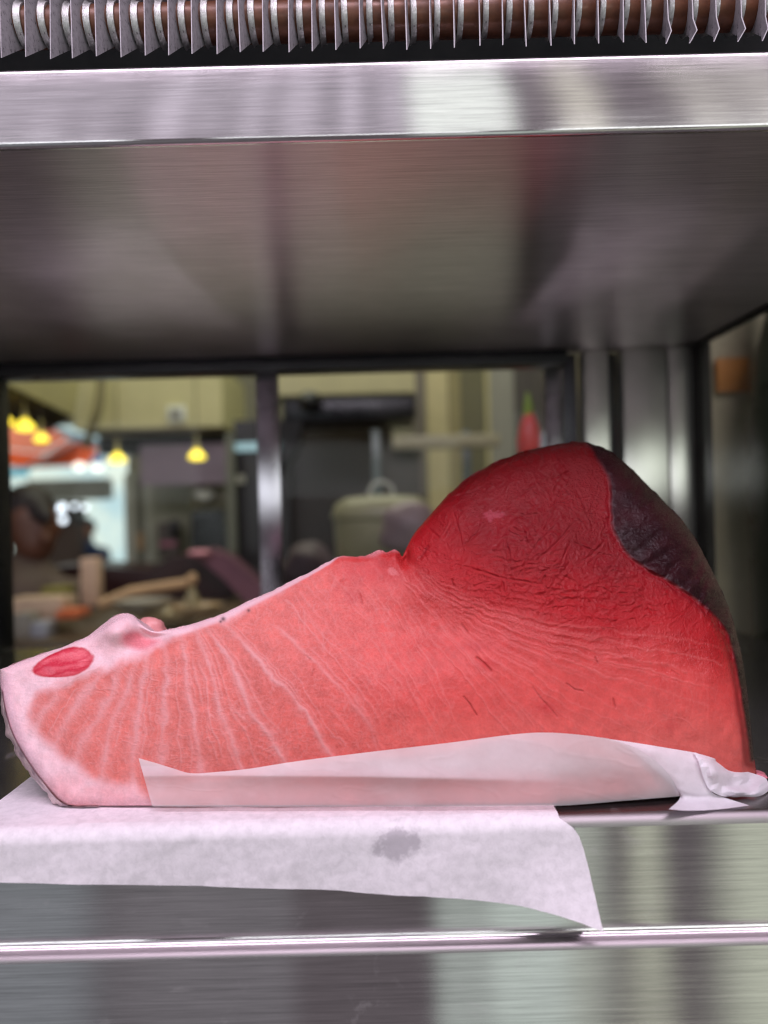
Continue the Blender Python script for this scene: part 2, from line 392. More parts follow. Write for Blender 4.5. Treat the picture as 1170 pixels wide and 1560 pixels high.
def fin_mesh(kind, seed):
    rn = random.Random(seed)
    m = MB(); bm = m.bm; nz, ny = 14, 7; th = 0.00032
    lean, tw = rn.uniform(-0.0012, 0.0012), rn.uniform(-0.001, 0.001)
    def co(side, i, j):
        fy, fz = i / ny, j / nz
        y = 0.060 * fy; z0 = 0.85 * y; z = z0 + (0.10 - z0) * fz
        if kind == 1: z += max(0, 0.010 - y) * 0.0
        x = lean * fz * fz + tw * 0.3 * math.sin(3 * fz + fy)
        if kind == 1:   # tip knocked sideways
            k = max(0.0, 1 - z / 0.014) * max(0, 1 - y / 0.05); x += (0.0062 if seed % 2 else 0.0045) * k ** 1.6 * (1 - 1.4 * max(0, 1 - z / 0.005))
        return (x + side * th, y, z)
    V = {}
    for s in (-1, 1):
        for i in range(ny + 1):
            for j in range(nz + 1): V[s, i, j] = bm.verts.new(co(s, i, j))
    for s in (-1, 1):
        for i in range(ny):
            for j in range(nz): bm.faces.new((V[s, i, j], V[s, i + 1, j], V[s, i + 1, j + 1], V[s, i, j + 1]))
    ring = [(i, 0) for i in range(ny + 1)] + [(ny, j) for j in range(1, nz + 1)] + [(i, nz) for i in range(ny - 1, -1, -1)] + [(0, j) for j in range(nz - 1, 0, -1)]
    for k in range(len(ring)):
        a, b = ring[k], ring[(k + 1) % len(ring)]
        bm.faces.new((V[-1, a[0], a[1]], V[-1, b[0], b[1]], V[1, b[0], b[1]], V[1, a[0], a[1]]))
    bmesh.ops.recalc_face_normals(bm, faces=bm.faces)
    me = bpy.data.meshes.new('fin'); bm.to_mesh(me); bm.free()
    me.polygons.foreach_set('use_smooth', [True] * len(me.polygons)); me.set_sharp_from_angle(angle=math.radians(50)); me.materials.append(M['fin']); return me
fin_meshes = {(k, s): fin_mesh(k, s) for k in (0, 1) for s in range(6)}
mcol = MB(); mcol.tube([(0.0005, 0, 0), (0.0016, 0, 0), (0.0040, 0, 0)], [0.0140, 0.0130, 0.0126], 24)
bmesh.ops.recalc_face_normals(mcol.bm, faces=mcol.bm.faces)
me_col = bpy.data.meshes.new('collar'); mcol.bm.to_mesh(me_col); mcol.bm.free(); me_col.polygons.foreach_set('use_smooth', [True] * len(me_col.polygons)); me_col.set_sharp_from_angle(angle=math.radians(50)); me_col.materials.append(M['collar'])
FD = 0.452
for k in range(-3, 36):
    px = 2 + 36.4 * k
    x = (px - 585 + 18) * FD / F
    kind = 1 if px > 985 else 0
    o = bpy.data.objects.new('fin', fin_meshes[kind, k % 6]); COL.objects.link(o); o.parent = coil
    o.location = (x + random.uniform(-0.0007, 0.0007), 0.052 - 0.08, random.uniform(-0.0009, 0.0009)); o.rotation_euler = (0, random.uniform(-0.014, 0.014), -ROT + random.uniform(-0.03, 0.03))
    c = bpy.data.objects.new('collar', me_col); COL.objects.link(c); c.parent = o
    c.location = (0.0, PY - 0.052, PZ - 0.4326); c.rotation_euler = (0, 0, ROT * 0.9)
MB().tube([(-0.42 + 0.03 * k, PY, PZ) for k in range(29)], PR, 24).build('pipe', M['copper'], coil)
MB().tube([(-0.42 + 0.03 * k, PY + 0.025, PZ + 0.036) for k in range(29)], PR, 20).build('pipe', M['copper'], coil)

# ------------------------------------------------------------------ the tuna
TOP = [(0, 1020), (40, 1004), (80, 990), (128, 972), (148, 958), (170, 941), (188, 934.5), (203, 937), (218, 952), (234, 961), (256, 959), (300, 948), (340, 934), (380, 915), (420, 897), (470, 872), (503, 854), (520, 846.5), (545, 847), (562, 845), (578, 838), (590, 842), (600, 836.5), (608, 841), (613, 848),
       (620, 832), (632, 811), (652, 788), (680, 756), (720, 723), (770, 697), (820, 682), (858, 674.5), (888, 672.5), (905, 677), (932, 689), (960, 712), (990, 742), (1020, 772), (1050, 806), (1075, 850), (1095, 890), (1110, 925), (1122, 965), (1130, 1000), (1138, 1050), (1144, 1110), (1149, 1160), (1153, 1186)]
BOT = [(0, 1020), (1, 1050), (8, 1090), (20, 1124), (38, 1156), (62, 1190), (98, 1227), (150, 1231), (230, 1231), (400, 1231), (613, 1230), (850, 1228), (1000, 1219), (1080, 1210), (1130, 1200), (1153, 1186)]
ANCH = [(0, 0), (3, 4), (6, 6), (11, 8), (24, 10), (33, 11), (41, 12), (44, 13), (47, 14), (48, 15)]
CN = 14
top_d = catmull(TOP, CN); bot_d = catmull(BOT, CN)
def cum(c): return np.concatenate([[0], np.cumsum(np.hypot(*(c[1:] - c[:-1]).T))])
tc, bc = cum(top_d), cum(bot_d)
ua = np.array([tc[a * CN] for a, b in ANCH]); ba = np.array([bc[b * CN] for a, b in ANCH]); ua_n = ua / ua[-1]
NU, NV = 1180, 410
uu = np.linspace(0, 1, NU)
def samp(c, cs, s): return np.stack([np.interp(s, cs, c[:, 0]), np.interp(s, cs, c[:, 1])], 1)
Tp = samp(top_d, tc, uu * ua[-1]); Bp = samp(bot_d, bc, np.interp(uu, ua_n, ba))
jit = fbm(Tp[:, 0] / 14.0, Tp[:, 1] / 14.0, 3, 5)
Tp[:, 1] += jit * 2.2 * sstep(0, 30, Tp[:, 0])
vv = np.linspace(0, 1, NV)
PX = (Tp[:, None, 0] * (1 - vv) + Bp[:, None, 0] * vv); PY_ = (Tp[:, None, 1] * (1 - vv) + Bp[:, None, 1] * vv)
bs = bot_d[bot_d[:, 0].argsort()]
ts = top_d[top_d[:, 0].argsort()]
def bot_py(px): return np.interp(px, [0, 60, 98, 613, 850, 1000, 1080, 1130, 1153], [1233, 1233, 1233, 1230, 1228, 1219, 1210, 1200, 1186])
_gx = np.arange(-200, 1360.); _gt = np.interp(_gx, ts[:, 0], np.minimum(ts[:, 1], 1080)); _k = np.exp(-0.5 * (np.arange(-160, 161) / 48.0) ** 2); _gs = np.convolve(np.pad(_gt, 160, mode='edge'), _k / _k.sum(), 'valid')
def top_py(px): return np.interp(px, _gx, _gs)
def face_y(px, py):
    """depth of the cut face behind the shelf edge"""
    b = bot_py(px); u = px - 585; ys = -u * SR + (780 - b) * CR
    yb = F * (CAMZ - 0.002) / (-ys) - CAMD
    h = np.clip((b - py), 0, None)
    lean = 0.10 * (h / 550) ** 1.35
    H = np.clip(b - top_py(px), 30, None); q = np.clip(h / H, 0, 1)
    bulge = -0.011 * np.sin(math.pi * np.clip(q, 0.001, 0.999)) ** 1.2 * sstep(150, 600, px)
    lobe = -0.010 * np.exp(-(((px - 800) / 130) ** 2 + ((py - 820) / 95) ** 2)) + 0.006 * np.exp(-(((px - 640) / 120) ** 2 + ((py - 960) / 60) ** 2))
    return yb + lean + bulge + lobe
def Pn(px, py, D):
    u, v = px - 585.0, 780.0 - py
    xs, ys = u * CR + v * SR, -u * SR + v * CR
    return np.stack([xs * D / F, D - CAMD, CAMZ + ys * D / F], -1)

# dark meat region
BL_IN = catmull([(893, 668), (903, 690), (917, 712), (930, 738), (932, 770), (934, 800), (944, 826), (958, 846), (984, 866), (1012, 882), (1044, 902), (1072, 924), (1092, 944), (1107, 966), (1115, 992), (1123, 1030), (1131, 1080), (1137, 1120), (1142, 1160)], 6)
BL = [tuple(p) for p in BL_IN] + [(1200, 1170), (1200, 640), (893, 640)]
warp = fbm(PX / 22, PY_ / 22, 3, 9) * 4.0 * (1 - 0.75 * sstep(920, 980, PY_))
bl = sdist(PX + warp, PY_ + warp * 0.7, BL)          # >0 inside dark meat
dt, _ = pldist(PX, PY_, top_d[::5])
db, _ = pldist(PX, PY_, bot_d[::5])
# muscle outline against the pale fat
MUS = [(56, 1120), (44, 1100), (44, 1078), (58, 1056), (86, 1040), (128, 1026), (165, 1014), (200, 1003), (240, 985), (268, 968), (298, 953), (345, 939), (400, 908), (450, 878), (494, 850), (512, 838), (560, 838), (600, 828), (640, 760), (900, 600), (1300, 600), (1300, 1330), (236, 1330), (236, 1222), (218, 1212), (205, 1200), (180, 1198), (158, 1193), (136, 1186), (116, 1168), (98, 1160), (84, 1146), (70, 1134)]
mw = fbm(PX / 22, PY_ / 22, 3, 21) * 6
mus = sdist(PX + mw, PY_ + mw, MUS)
BANDS = [([(150, 1016), (118, 1032), (92, 1052), (70, 1082), (50, 1112)], 9, 1.0), ([(166, 1016), (130, 1058), (106, 1094), (78, 1138)], 9, 1.0), ([(190, 1012), (156, 1080), (132, 1118), (108, 1170)], 8.5, 0.95), ([(210, 1002), (183, 1075), (166, 1127), (151, 1196)], 8, 0.95),
         ([(223, 996), (214, 1065), (205, 1127), (200, 1205)], 8, 0.95), ([(249, 985), (254, 1046), (250, 1085), (247, 1160), (240, 1200)], 6.5, 0.85), ([(274, 970), (287, 1035), (294, 1108), (310, 1190)], 6, 0.85), ([(296, 960), (323, 1027), (336, 1085), (372, 1178)], 5.5, 0.85),
         ([(317, 958), (354, 1015), (382, 1077), (438, 1165)], 5.5, 0.9), ([(340, 950), (385, 995), (428, 1046), (471, 1098), (512, 1165)], 5, 0.9), ([(408, 948), (450, 982), (501, 1029), (535, 1072), (565, 1115), (577, 1155)], 4, 0.75),
         ([(460, 930), (500, 975), (560, 1020), (600, 1070), (640, 1140)], 2.4, 0.45), ([(575, 870), (608, 927), (633, 974), (655, 1010), (685, 1075), (700, 1130)], 2.6, 0.5), ([(560, 905), (600, 980), (618, 1022), (645, 1062), (690, 1140)], 2.4, 0.45),
         ([(612, 880), (645, 924), (668, 950), (695, 980), (745, 1035), (800, 1100)], 2.8, 0.55), ([(620, 860), (640, 889), (665, 907), (700, 927), (734, 949), (770, 968), (850, 1004), (960, 1040), (1080, 1075)], 2.2, 0.45), ([(638, 868), (691, 896), (725, 913), (770, 936), (850, 962), (960, 975)], 2.0, 0.35),
         ([(600, 850), (622, 885), (650, 905), (690, 945), (760, 1010), (840, 1060), (930, 1110)], 2.2, 0.4), ([(700, 985), (770, 1055), (830, 1120)], 2.0, 0.35), ([(760, 990), (860, 1060), (960, 1110), (1040, 1140)], 1.8, 0.3), ([(980, 1120), (1010, 1095), (1040, 1098), (1065, 1120)], 1.6, 0.3),
         ([(520, 900), (560, 950), (590, 1000), (640, 1070), (670, 1140)], 1.8, 0.35), ([(430, 1010), (470, 1060), (500, 1110), (540, 1150)], 2.2, 0.4), ([(345, 1065), (362, 1085), (380, 1100)], 4, 0.5), ([(270, 1040), (272, 1100), (280, 1160)], 2.2, 0.4), ([(230, 1020), (232, 1080), (226, 1160)], 2.0, 0.4), ([(185, 1020), (165, 1070), (146, 1120)], 2.0, 0.35), ([(304, 1000), (313, 1070), (330, 1150)], 1.8, 0.35)]
bandm = np.zeros(PX.shape, np.float32)
wx_, wy_ = fbm(PX / 30, PY_ / 30, 3, 31) * 7, fbm(PX / 30, PY_ / 30, 3, 37) * 7
rag = 0.75 + 0.7 * (fbm(PX / 9, PY_ / 9, 3, 41) + 0.5)
for pts, wd, st in BANDS:
    c = catmull(pts, 4); d, s = plnear(PX + wx_, PY_ + wy_, c, 20)
    fade = sstep(0, 0.12, s) * (1 - 0.55 * sstep(0.75, 1.0, s)) if wd < 5 else np.clip(0.55 + 0.45 * sstep(0, 0.2, s), 0, 1)
    core = (0.52 if wd > 3 else 0.8) * np.exp(-(d / (wd * (0.58 if wd > 3 else 0.55) * rag)) ** 2) + (0.42 * np.exp(-(d / (wd * (0.9 + 0.7 * s) * rag)) ** 2) if wd > 3 else 0)
    bandm = np.maximum(bandm, np.clip(st * fade * core, 0, 1))
# finer muscle lines sweeping from the belly fan into the lobe
def resamp(pts, n=9):
    c = catmull(pts, 10); cs = cum(c); return samp(c, cs, np.linspace(0, cs[-1], n))
GUIDE = [resamp(p) for p in ([(420, 925), (470, 985), (520, 1040), (560, 1100), (590, 1160)], [(520, 860), (570, 930), (610, 1000), (655, 1075), (690, 1150)], [(600, 848), (640, 915), (690, 975), (760, 1050), (850, 1140)], [(614, 852), (665, 905), (734, 949), (860, 1010), (1090, 1090)], [(630, 862), (700, 905), (800, 940), (940, 960), (1100, 985)])]
fine = np.zeros(PX.shape, np.float32); rn2 = random.Random(5)
for k in range(34):
    t = (k + rn2.uniform(-.3, .3)) / 33 * 3.98; t = min(max(t, 0), 3.98); a_i = int(t); f_ = t - a_i
    c = GUIDE[a_i] * (1 - f_) + GUIDE[a_i + 1] * f_
    d, s = plnear(PX + wx_, PY_ + wy_, c, 10); s0, s1 = rn2.uniform(-0.2, 0.35), rn2.uniform(0.6, 1.2)
    fine = np.maximum(fine, rn2.uniform(0.35, 1.0) * sstep(s0, s0 + 0.15, s) * sstep(s1, s1 - 0.2, s) * np.exp(-(d / rn2.uniform(1.2, 2.3)) ** 2))
FAN = [resamp(b[0]) for b in BANDS[:11]]
for k in range(44):
    t = rn2.uniform(0, 9.98); a_i = int(t); f_ = t - a_i; c = FAN[a_i] * (1 - f_) + FAN[a_i + 1] * f_
    d, s = plnear(PX + wx_, PY_ + wy_, c, 10); s0, s1 = rn2.uniform(-0.2, 0.6), rn2.uniform(0.5, 1.2)
    fine = np.maximum(fine, rn2.uniform(0.5, 1.1) * sstep(s0, s0 + 0.15, s) * sstep(s1, s1 - 0.2, s) * np.exp(-(d / rn2.uniform(1.1, 2.4)) ** 2))
fine *= sstep(4, -6, bl)
bandm *= 0.62 + 0.75 * np.clip(fbm(PX / 26, PY_ / 26, 2, 47) + 0.5, 0, 1)
bandm = np.maximum(np.clip(bandm, 0, 1), fine * (0.34 + 0.22 * sstep(560, 380, PX)))
bandm *= sstep(-6, 6, -bl)
# colour fields
def lin(*c): return np.array(srgb(*c), np.float32)
LINE = catmull([(560, 800), (613, 852), (650, 882), (700, 912), (770, 938), (850, 962), (950, 978), (1040, 985), (1105, 1010), (1180, 1020)], 6)
UP = [tuple(p) for p in LINE] + [(1300, 500), (500, 500)]
up = sdist(PX + fbm(PX / 40, PY_ / 40, 3, 55) * 22, PY_ + fbm(PX / 40, PY_ / 40, 3, 56) * 22, UP)  # >0 in the red lobe
k_up = sstep(-92, 46, up)
k_deep = sstep(20, 150, up)
k_left = sstep(700, 250, PX)
C = np.zeros(PX.shape + (3,), np.float32)
coral = lin(229, 86, 82); belly = lin(236, 126, 117); red = lin(186, 30, 38); deep = lin(120, 9, 22); low = lin(234, 106, 99)
L3 = lambda a, b, t: a * (1 - t[..., None]) + b * t[..., None]
base = L3(coral, belly, k_left)
base = L3(base, low, sstep(1060, 1150, PY_) * (1 - k_left))
base = L3(base, red, k_up); base = L3(base, deep, k_deep * 0.85)
base = L3(base, lin(205, 44, 50), sstep(60, 25, np.hypot((PX - 560) / 1.5, PY_ - 845)) * 0.55)
# large soft mottling
base *= (1 + 0.11 * fbm(PX / 60, PY_ / 60, 4, 61))[..., None]
base *= (1 + 0.16 * fbm(PX / 11, PY_ / 11, 3, 67) * (1 - 0.4 * k_up))[..., None]
# grain of the muscle between the bands: fibres running with the fan
fib = vnoise(PX / 3.0 + wx_ * 0.6, PY_ / 6.5 + wy_ * 0.4, 71) + 0.6 * vnoise(PX / 7.0, PY_ / 3.2, 73)
squig = np.maximum(ridge(fbm(PX / 9 + wy_ * .25, PY_ / 15 + wx_ * .25, 2, 77), 0.055), 0.75 * ridge(fbm(PX / 15 + wx_ * .25, PY_ / 8 + wy_ * .25, 2, 79), 0.055))
squig *= 0.45 + 0.9 * np.clip(fbm(PX / 45, PY_ / 45, 3, 83) + 0.45, 0, 1)
kb = sstep(760, 420, PX) * (1 - k_up)
fatc = lin(243, 166, 166)
base = L3(base, fatc, np.clip(squig * 0.34 * (0.25 + 0.75 * kb) * (1 - k_up), 0, 1))
base *= (1 + 0.10 * fib * (0.35 + 0.65 * kb))[..., None]
base = L3(base, L3(fatc, lin(238, 124, 122), sstep(400, 640, PX)), np.clip(bandm, 0, 1))
# fat
fat = lin(248, 208, 217); fat2 = lin(238, 170, 176)
fatm = sstep(15, -9, mus)
fcol = L3(fat, fat2, np.clip(sstep(1165, 1215, PY_) * 0.7 + 0.5 * fbm(PX / 25, PY_ / 25, 3, 81), 0, 1))
fcol = L3(fcol, lin(228, 138, 148), sstep(1.1, 0.5, np.hypot((PX - 214) / 36, (PY_ - 975) / 19) + 0.15 * fbm(PX / 12, PY_ / 12, 2, 3)))
fcol = L3(fcol, lin(244, 200, 214), sstep(26, 6, db) * sstep(1235, 1130, PY_))
fcol = fcol * (1 + 0.14 * fbm(PX / 9, PY_ / 14, 4, 87))[..., None]
base = L3(base, fcol, fatm)
# pale rim along the belly edge
rimw = np.interp(PX, [240, 300, 380, 440, 500, 530], [18, 14, 12, 9, 6, 0])
base = L3(base, fat, sstep(1.0, 0.45, dt / np.maximum(rimw, 0.1)) * sstep(535, 500, PX) * 0.9)
# red oval muscle
ca, sa = math.cos(math.radians(-14)), math.sin(math.radians(-14))
ex, ey = (PX - 96) * ca + (PY_ - 1011) * sa, -(PX - 96) * sa + (PY_ - 1011) * ca
er = np.hypot(ex / 48, ey / (21 + 3 * np.sin(ex / 22))) + 0.05 * fbm(PX / 9, PY_ / 9, 3, 91)
swirl = np.sin(ey / 2.3 + ex / 30 + 6.0 * fbm(ex / 30, ey / 12, 3, 93))
oval = L3(lin(214, 54, 78), lin(236, 108, 122), np.clip(0.5 + 0.5 * swirl, 0, 1) * 0.75)
oval = L3(oval, lin(228, 110, 126), sstep(1.0, 0.3, np.hypot((PX - 74) / 13, (PY_ - 1021) / 8) + 0.4 * fbm(PX / 6, PY_ / 6, 2, 5)) * 0.6)
oval = L3(oval, lin(190, 28, 52), sstep(0.72, 0.98, er) * 0.6)
base = L3(base, oval, sstep(1.06, 0.92, er))
# lobe highlight painted as a pale patch, small pale spot, dark nicks
base = L3(base, lin(208, 98, 118), sstep(1.2, 0.3, np.hypot((PX - 748) / 17, (PY_ - 785 + (PX - 748) * .2) / 9) + 1.1 * fbm(PX / 7, PY_ / 5, 3, 8)) * 0.35)
base = L3(base, lin(236, 130, 132), sstep(1.1, 0.2, np.hypot((PX - 597) / 9, (PY_ - 873) / 10) + 1.1 * fbm(PX / 5, PY_ / 5, 2, 18)) * 0.7)
SLITS = [([(727, 1002), (738, 1010), (748, 1021)], 1.6, 0.9), ([(706, 1062), (716, 1074), (726, 1090)], 1.1, 0.8), ([(864, 1041), (876, 1050), (888, 1054)], 1.0, 0.8), ([(811, 1048), (828, 1068), (850, 1092)], 1.5, 0.55), ([(935, 1065), (938, 1078)], 1.1, 0.6), ([(907, 1001), (911, 1010)], 1.0, 0.8), ([(1022, 1022), (1034, 1028)], 1.0, 0.5),
         ([(688, 884), (691, 893)], 1.4, 0.9), ([(640, 850), (648, 838), (651, 832)], 2.4, 0.9), ([(548, 905), (551, 920)], 1.2, 0.6), ([(466, 998), (472, 1004)], 1.0, 0.7), ([(474, 1030), (477, 1020)], 0.9, 0.6), ([(703, 952), (712, 962)], 2.0, 0.6), ([(938, 985), (952, 1004)], 1.1, 0.4), ([(520, 885), (524, 883)], 2.0, 0.5)]
slit = np.zeros(PX.shape, np.float32)
for pts, wd, st in SLITS:
    d, s = plnear(PX + wx_ * .3, PY_ + wy_ * .3, pts, 9); slit = np.maximum(slit, st * np.exp(-(d / wd) ** 2))
base = L3(base, lin(110, 12, 26), slit * 0.42)
halo = np.zeros(PX.shape, np.float32)
for cx, cy, rx, ry in ((722, 985, 26, 9), (742, 1012, 14, 8), (835, 1078, 20, 10), (530, 905, 24, 22), (1015, 1106, 16, 9)):
    halo = np.maximum(halo, np.exp(-((PX - cx) / rx) ** 2 - ((PY_ - cy) / ry) ** 2))
base = L3(base, lin(196, 36, 48), halo * 0.5 * (0.6 + fbm(PX / 10, PY_ / 10, 2, 6)))
for cx, cy, r in ((340, 943, 3.4), (336, 947, 2.0), (379, 930, 2.6)):
    base = L3(base, lin(50, 28, 34), 0.85 * np.exp(-(np.hypot(PX - cx, PY_ - cy) / r) ** 2))
# dark meat colour
bark = L3(lin(40, 16, 22), lin(60, 23, 30), np.clip(0.5 + fbm(PX / 30, PY_ / 30, 3, 101), 0, 1))
kbl = sstep(-4.5, 4.5, bl)
base = L3(base, lin(138, 16, 28), np.exp(-((bl + 5) / 5.5) ** 2) * 0.75 * sstep(700, 780, PY_))
base = L3(base, bark, kbl)
base = np.clip(base * (0.75 + 0.14 * fatm[..., None]), 0.004, 0.95)

# relief (metres towards the viewer)
H = np.zeros(PX.shape, np.float32)
H += 0.0004 * bandm * (1 - k_up) + 0.00016 * fine
H -= 0.0009 * slit
H += 0.0010 * fbm(PX / 55, PY_ / 55, 3, 111)
H += (0.00012 + 0.00006 * kb) * fib * (1 - fatm)
H += 0.00022 * squig * kb * (1 - fatm)
# wrinkled skin of dried flesh on the lobe
wl = k_up * sstep(4, -8, bl)
q1 = fbm(PX / 11 + PY_ / 30, PY_ / 11 - PX / 40, 3, 121); q2 = fbm((PX * 0.8 + PY_ * 0.6) / 22, (PY_ * 0.8 - PX * 0.6) / 7, 3, 127)
wa, wb = fbm(PX / 34, PY_ / 34, 3, 201), fbm(PX / 34, PY_ / 34, 3, 203)
r1 = ridge(fbm(PX / 17 + wa * 1.5, PY_ / 17 + wb * 1.5, 3, 205), 0.13)
r2 = ridge(fbm((PX * 0.86 - PY_ * 0.5) / 8.5 + wa * 2.2, (PY_ * 0.86 + PX * 0.5) / 34 + wb, 2, 207), 0.16)      # steep wrinkles
r3 = ridge(fbm(PX / 36 + wb * 1.4, PY_ / 7.0 + wa * 2.2 + PX / 60, 2, 209), 0.15)                               # lying wrinkles
fa = sstep(-0.15, 0.25, fbm(PX / 70, PY_ / 70, 3, 211)); fb = sstep(0.2, -0.2, fbm(PX / 60, PY_ / 60, 3, 213))
wr_h = 0.0007 * r1 + 0.0012 * r2 * fa + 0.0012 * r3 * fb + 0.0010 * fbm(PX / 9, PY_ / 6, 2, 215) * 0.3
H += wl * wr_h * (0.22 + 0.62 * sstep(5, 75, up))
CREASE = [[(825, 818), (845, 772), (863, 729)], [(763, 785), (800, 786), (837, 784)], [(778, 767), (800, 750), (825, 736)], [(804, 847), (826, 820), (853, 795)], [(703, 834), (722, 816), (740, 798)], [(876, 742), (884, 760), (894, 780)], [(791, 875), (804, 847)], [(862, 820), (896, 836), (940, 850)], [(815, 735), (850, 725), (880, 715)],
          [(810, 860), (838, 838), (872, 800), (905, 775)], [(700, 860), (760, 880), (830, 890)], [(690, 780), (700, 810), (705, 840)], [(760, 870), (768, 905)], [(850, 870), (862, 840), (870, 822)], [(880, 860), (905, 842), (925, 820)], [(770, 820), (776, 850)], [(650, 800), (668, 820)], [(680, 760), (715, 750), (750, 735)]]
for _ in range(130):
    cx, cy = random.uniform(650, 1040), random.uniform(700, 950); a = random.choice([-1.05, -1.15, -0.5, -0.35, 0.9, 0.15]) + random.uniform(-0.25, 0.25); L = random.uniform(6, 30)
    CREASE.append([(cx - L * math.cos(a), cy - L * math.sin(a)), (cx + random.uniform(-4, 4), cy + random.uniform(-4, 4)), (cx + L * math.cos(a), cy + L * math.sin(a))])
cr = np.zeros(PX.shape, np.float32); crr = np.zeros(PX.shape, np.float32)
sel = np.where(((k_up > 0.05) & (bl < 4)).ravel())[0]
sx_, sy_ = PX.ravel()[sel] + wx_.ravel()[sel] * .4, PY_.ravel()[sel] + wy_.ravel()[sel] * .4
a1 = np.zeros(len(sel), np.float32); a2 = np.zeros(len(sel), np.float32)
for k, pts in enumerate(CREASE):
    d, s = plnear(sx_, sy_, pts, 12); st = (1.0 if k < 18 else 0.5) * np.sin(math.pi * np.clip(s, 0.03, 0.97)) ** 0.5
    a1 = np.maximum(a1, st * np.exp(-(d / 1.5) ** 2)); a2 = np.maximum(a2, st * np.exp(-((d - 3.2) / 1.8) ** 2))
cr.ravel()[sel] = a1; crr.ravel()[sel] = a2
H += wl * (-0.0008 * cr + 0.00035 * crr)
# long flow lines between lobe and belly
flow = np.zeros(PX.shape, np.float32)
for k in range(9):
    o = -46 + 15 * k
    pts = catmull([(628 - o * .2, 862 + o * .15), (690, 905 + o * 0.55), (780, 935 + o * 0.85), (880, 955 + o), (980, 955 + o * 1.05), (1070, 940 + o * 1.1)], 5)
    d, s = plnear(PX + wx_ * .8, PY_ + wy_ * .9, pts, 12); flow = np.maximum(flow, np.exp(-(d / 2.6) ** 2) * np.sin(math.pi * np.clip(s, .02, .98)) ** .5)
H += 0.0006 * flow * sstep(-60, -5, up) * sstep(4, -6, bl) * (0.5 + 0.9 * np.abs(fbm(PX / 25, PY_ / 25, 2, 131)))
# dark meat: raised slab with curled striations
ang = np.hypot((PX - 940) * 1.0, (PY_ - 720) * 0.85)
stri = np.sin(ang / 3.6 + 3.2 * fbm(PX / 26, PY_ / 26, 3, 141))
rg = sstep(790, 900, PY_)
H += kbl * (0.0012 + 0.0010 * stri * (0.30 + 0.70 * rg) * (0.4 + np.clip(fbm(PX / 14, PY_ / 14, 2, 143) + .5, 0, 1)) + 0.0009 * fbm(PX / 22, PY_ / 14, 3, 147) + 0.0003 * ridge(fbm(PX / 26, PY_ / 7, 2, 149), 0.15))
H -= 0.0009 * np.exp(-((bl + 2) / 3.6) ** 2) * sstep(690, 760, PY_)
H += fatm * (0.00028 * fbm(PX / 20, PY_ / 14, 3, 153) + 0.00010 * ridge(fbm(PX / 24, PY_ / 12, 2, 155), 0.08))
# belly bump and hollow
H += 0.010 * np.exp(-(((PX - 178) / 26) ** 2 + ((PY_ - 962) / 20) ** 2)) - 0.009 * np.exp(-(((PX - 222) / 30) ** 2 + ((PY_ - 972) / 18) ** 2)) + 0.002 * np.exp(-(((PX - 96) / 50) ** 2 + ((PY_ - 1011) / 24) ** 2))
H += 0.0022 * np.exp(-(((PX - 600) / 14) ** 2 + ((PY_ - 850) / 14) ** 2)) - 0.010 * np.exp(-(((PX - 616) / 6) ** 2 + ((PY_ - 846) / 14) ** 2))
# groove of the lobe root
d, s = pldist(PX, PY_, [(616, 846), (640, 880), (700, 918)])
H -= 0.0022 * np.exp(-(d / 9) ** 2) * (1 - s)
# rounding
R = np.interp(PX, [0, 60, 130, 240, 500, 600, 640, 760, 890, 960, 1100, 1153], [16, 12, 14, 12, 12, 10, 34, 46, 34, 46, 42, 26])
q = np.clip(1 - dt / R, 0, 1); YR = R / 2600 * 1.25 * (1 - np.sqrt(np.clip(1 - q * q, 0, 1)))
Rb = 20.0; q = np.clip(1 - db / Rb, 0, 1); YR = np.maximum(YR, Rb / 2600 * (1 - np.sqrt(np.clip(1 - q * q, 0, 1))))
H *= sstep(0, 9, np.minimum(dt, db))[...] * 0.9 + 0.1
Y = face_y(PX, PY_) + YR - H
V = Pn(PX, PY_, Y + CAMD)
V[..., 2] = np.maximum(V[..., 2], 0.0026)
V = V.reshape(-1, 3)
# closed back: rings behind the outline
idx = np.arange(NU * NV).reshape(NU, NV)
loop = np.concatenate([idx[:, 0], idx[::-1, -1][1:-1]])
LV = V[loop]; cen = LV.mean(0)
rings = []
for t in (0.08, 0.25, 0.5, 0.8, 1.0):
    r = LV.copy(); r[:, 1] += 0.135 * t
    r[:, 2] = 0.0026 + (r[:, 2] - 0.0026) * (1 - 0.52 * t)
    r[:, 0] = cen[0] + (r[:, 0] - cen[0]) * (1 - 0.10 * t * t); rings.append(r)
nl = len(loop); n0 = len(V)
Vall = np.concatenate([V] + rings + [np.array([[cen[0], cen[1] + 0.15, 0.03]])])
i, j = np.meshgrid(np.arange(NU - 1), np.arange(NV - 1), indexing='ij'); a = (i * NV + j).ravel()
Qf = np.stack([a, a + 1, a + NV + 1, a + NV], 1)
prev = loop; Qb = []
for k in range(5):
    cur = n0 + k * nl + np.arange(nl)
    Qb.append(np.stack([prev, np.roll(prev, -1), np.roll(cur, -1), cur], 1)); prev = cur
last = len(Vall) - 1
Qb.append(np.stack([prev, np.roll(prev, -1), np.full(nl, last), np.full(nl, last)], 1))
Qb = np.concatenate(Qb)

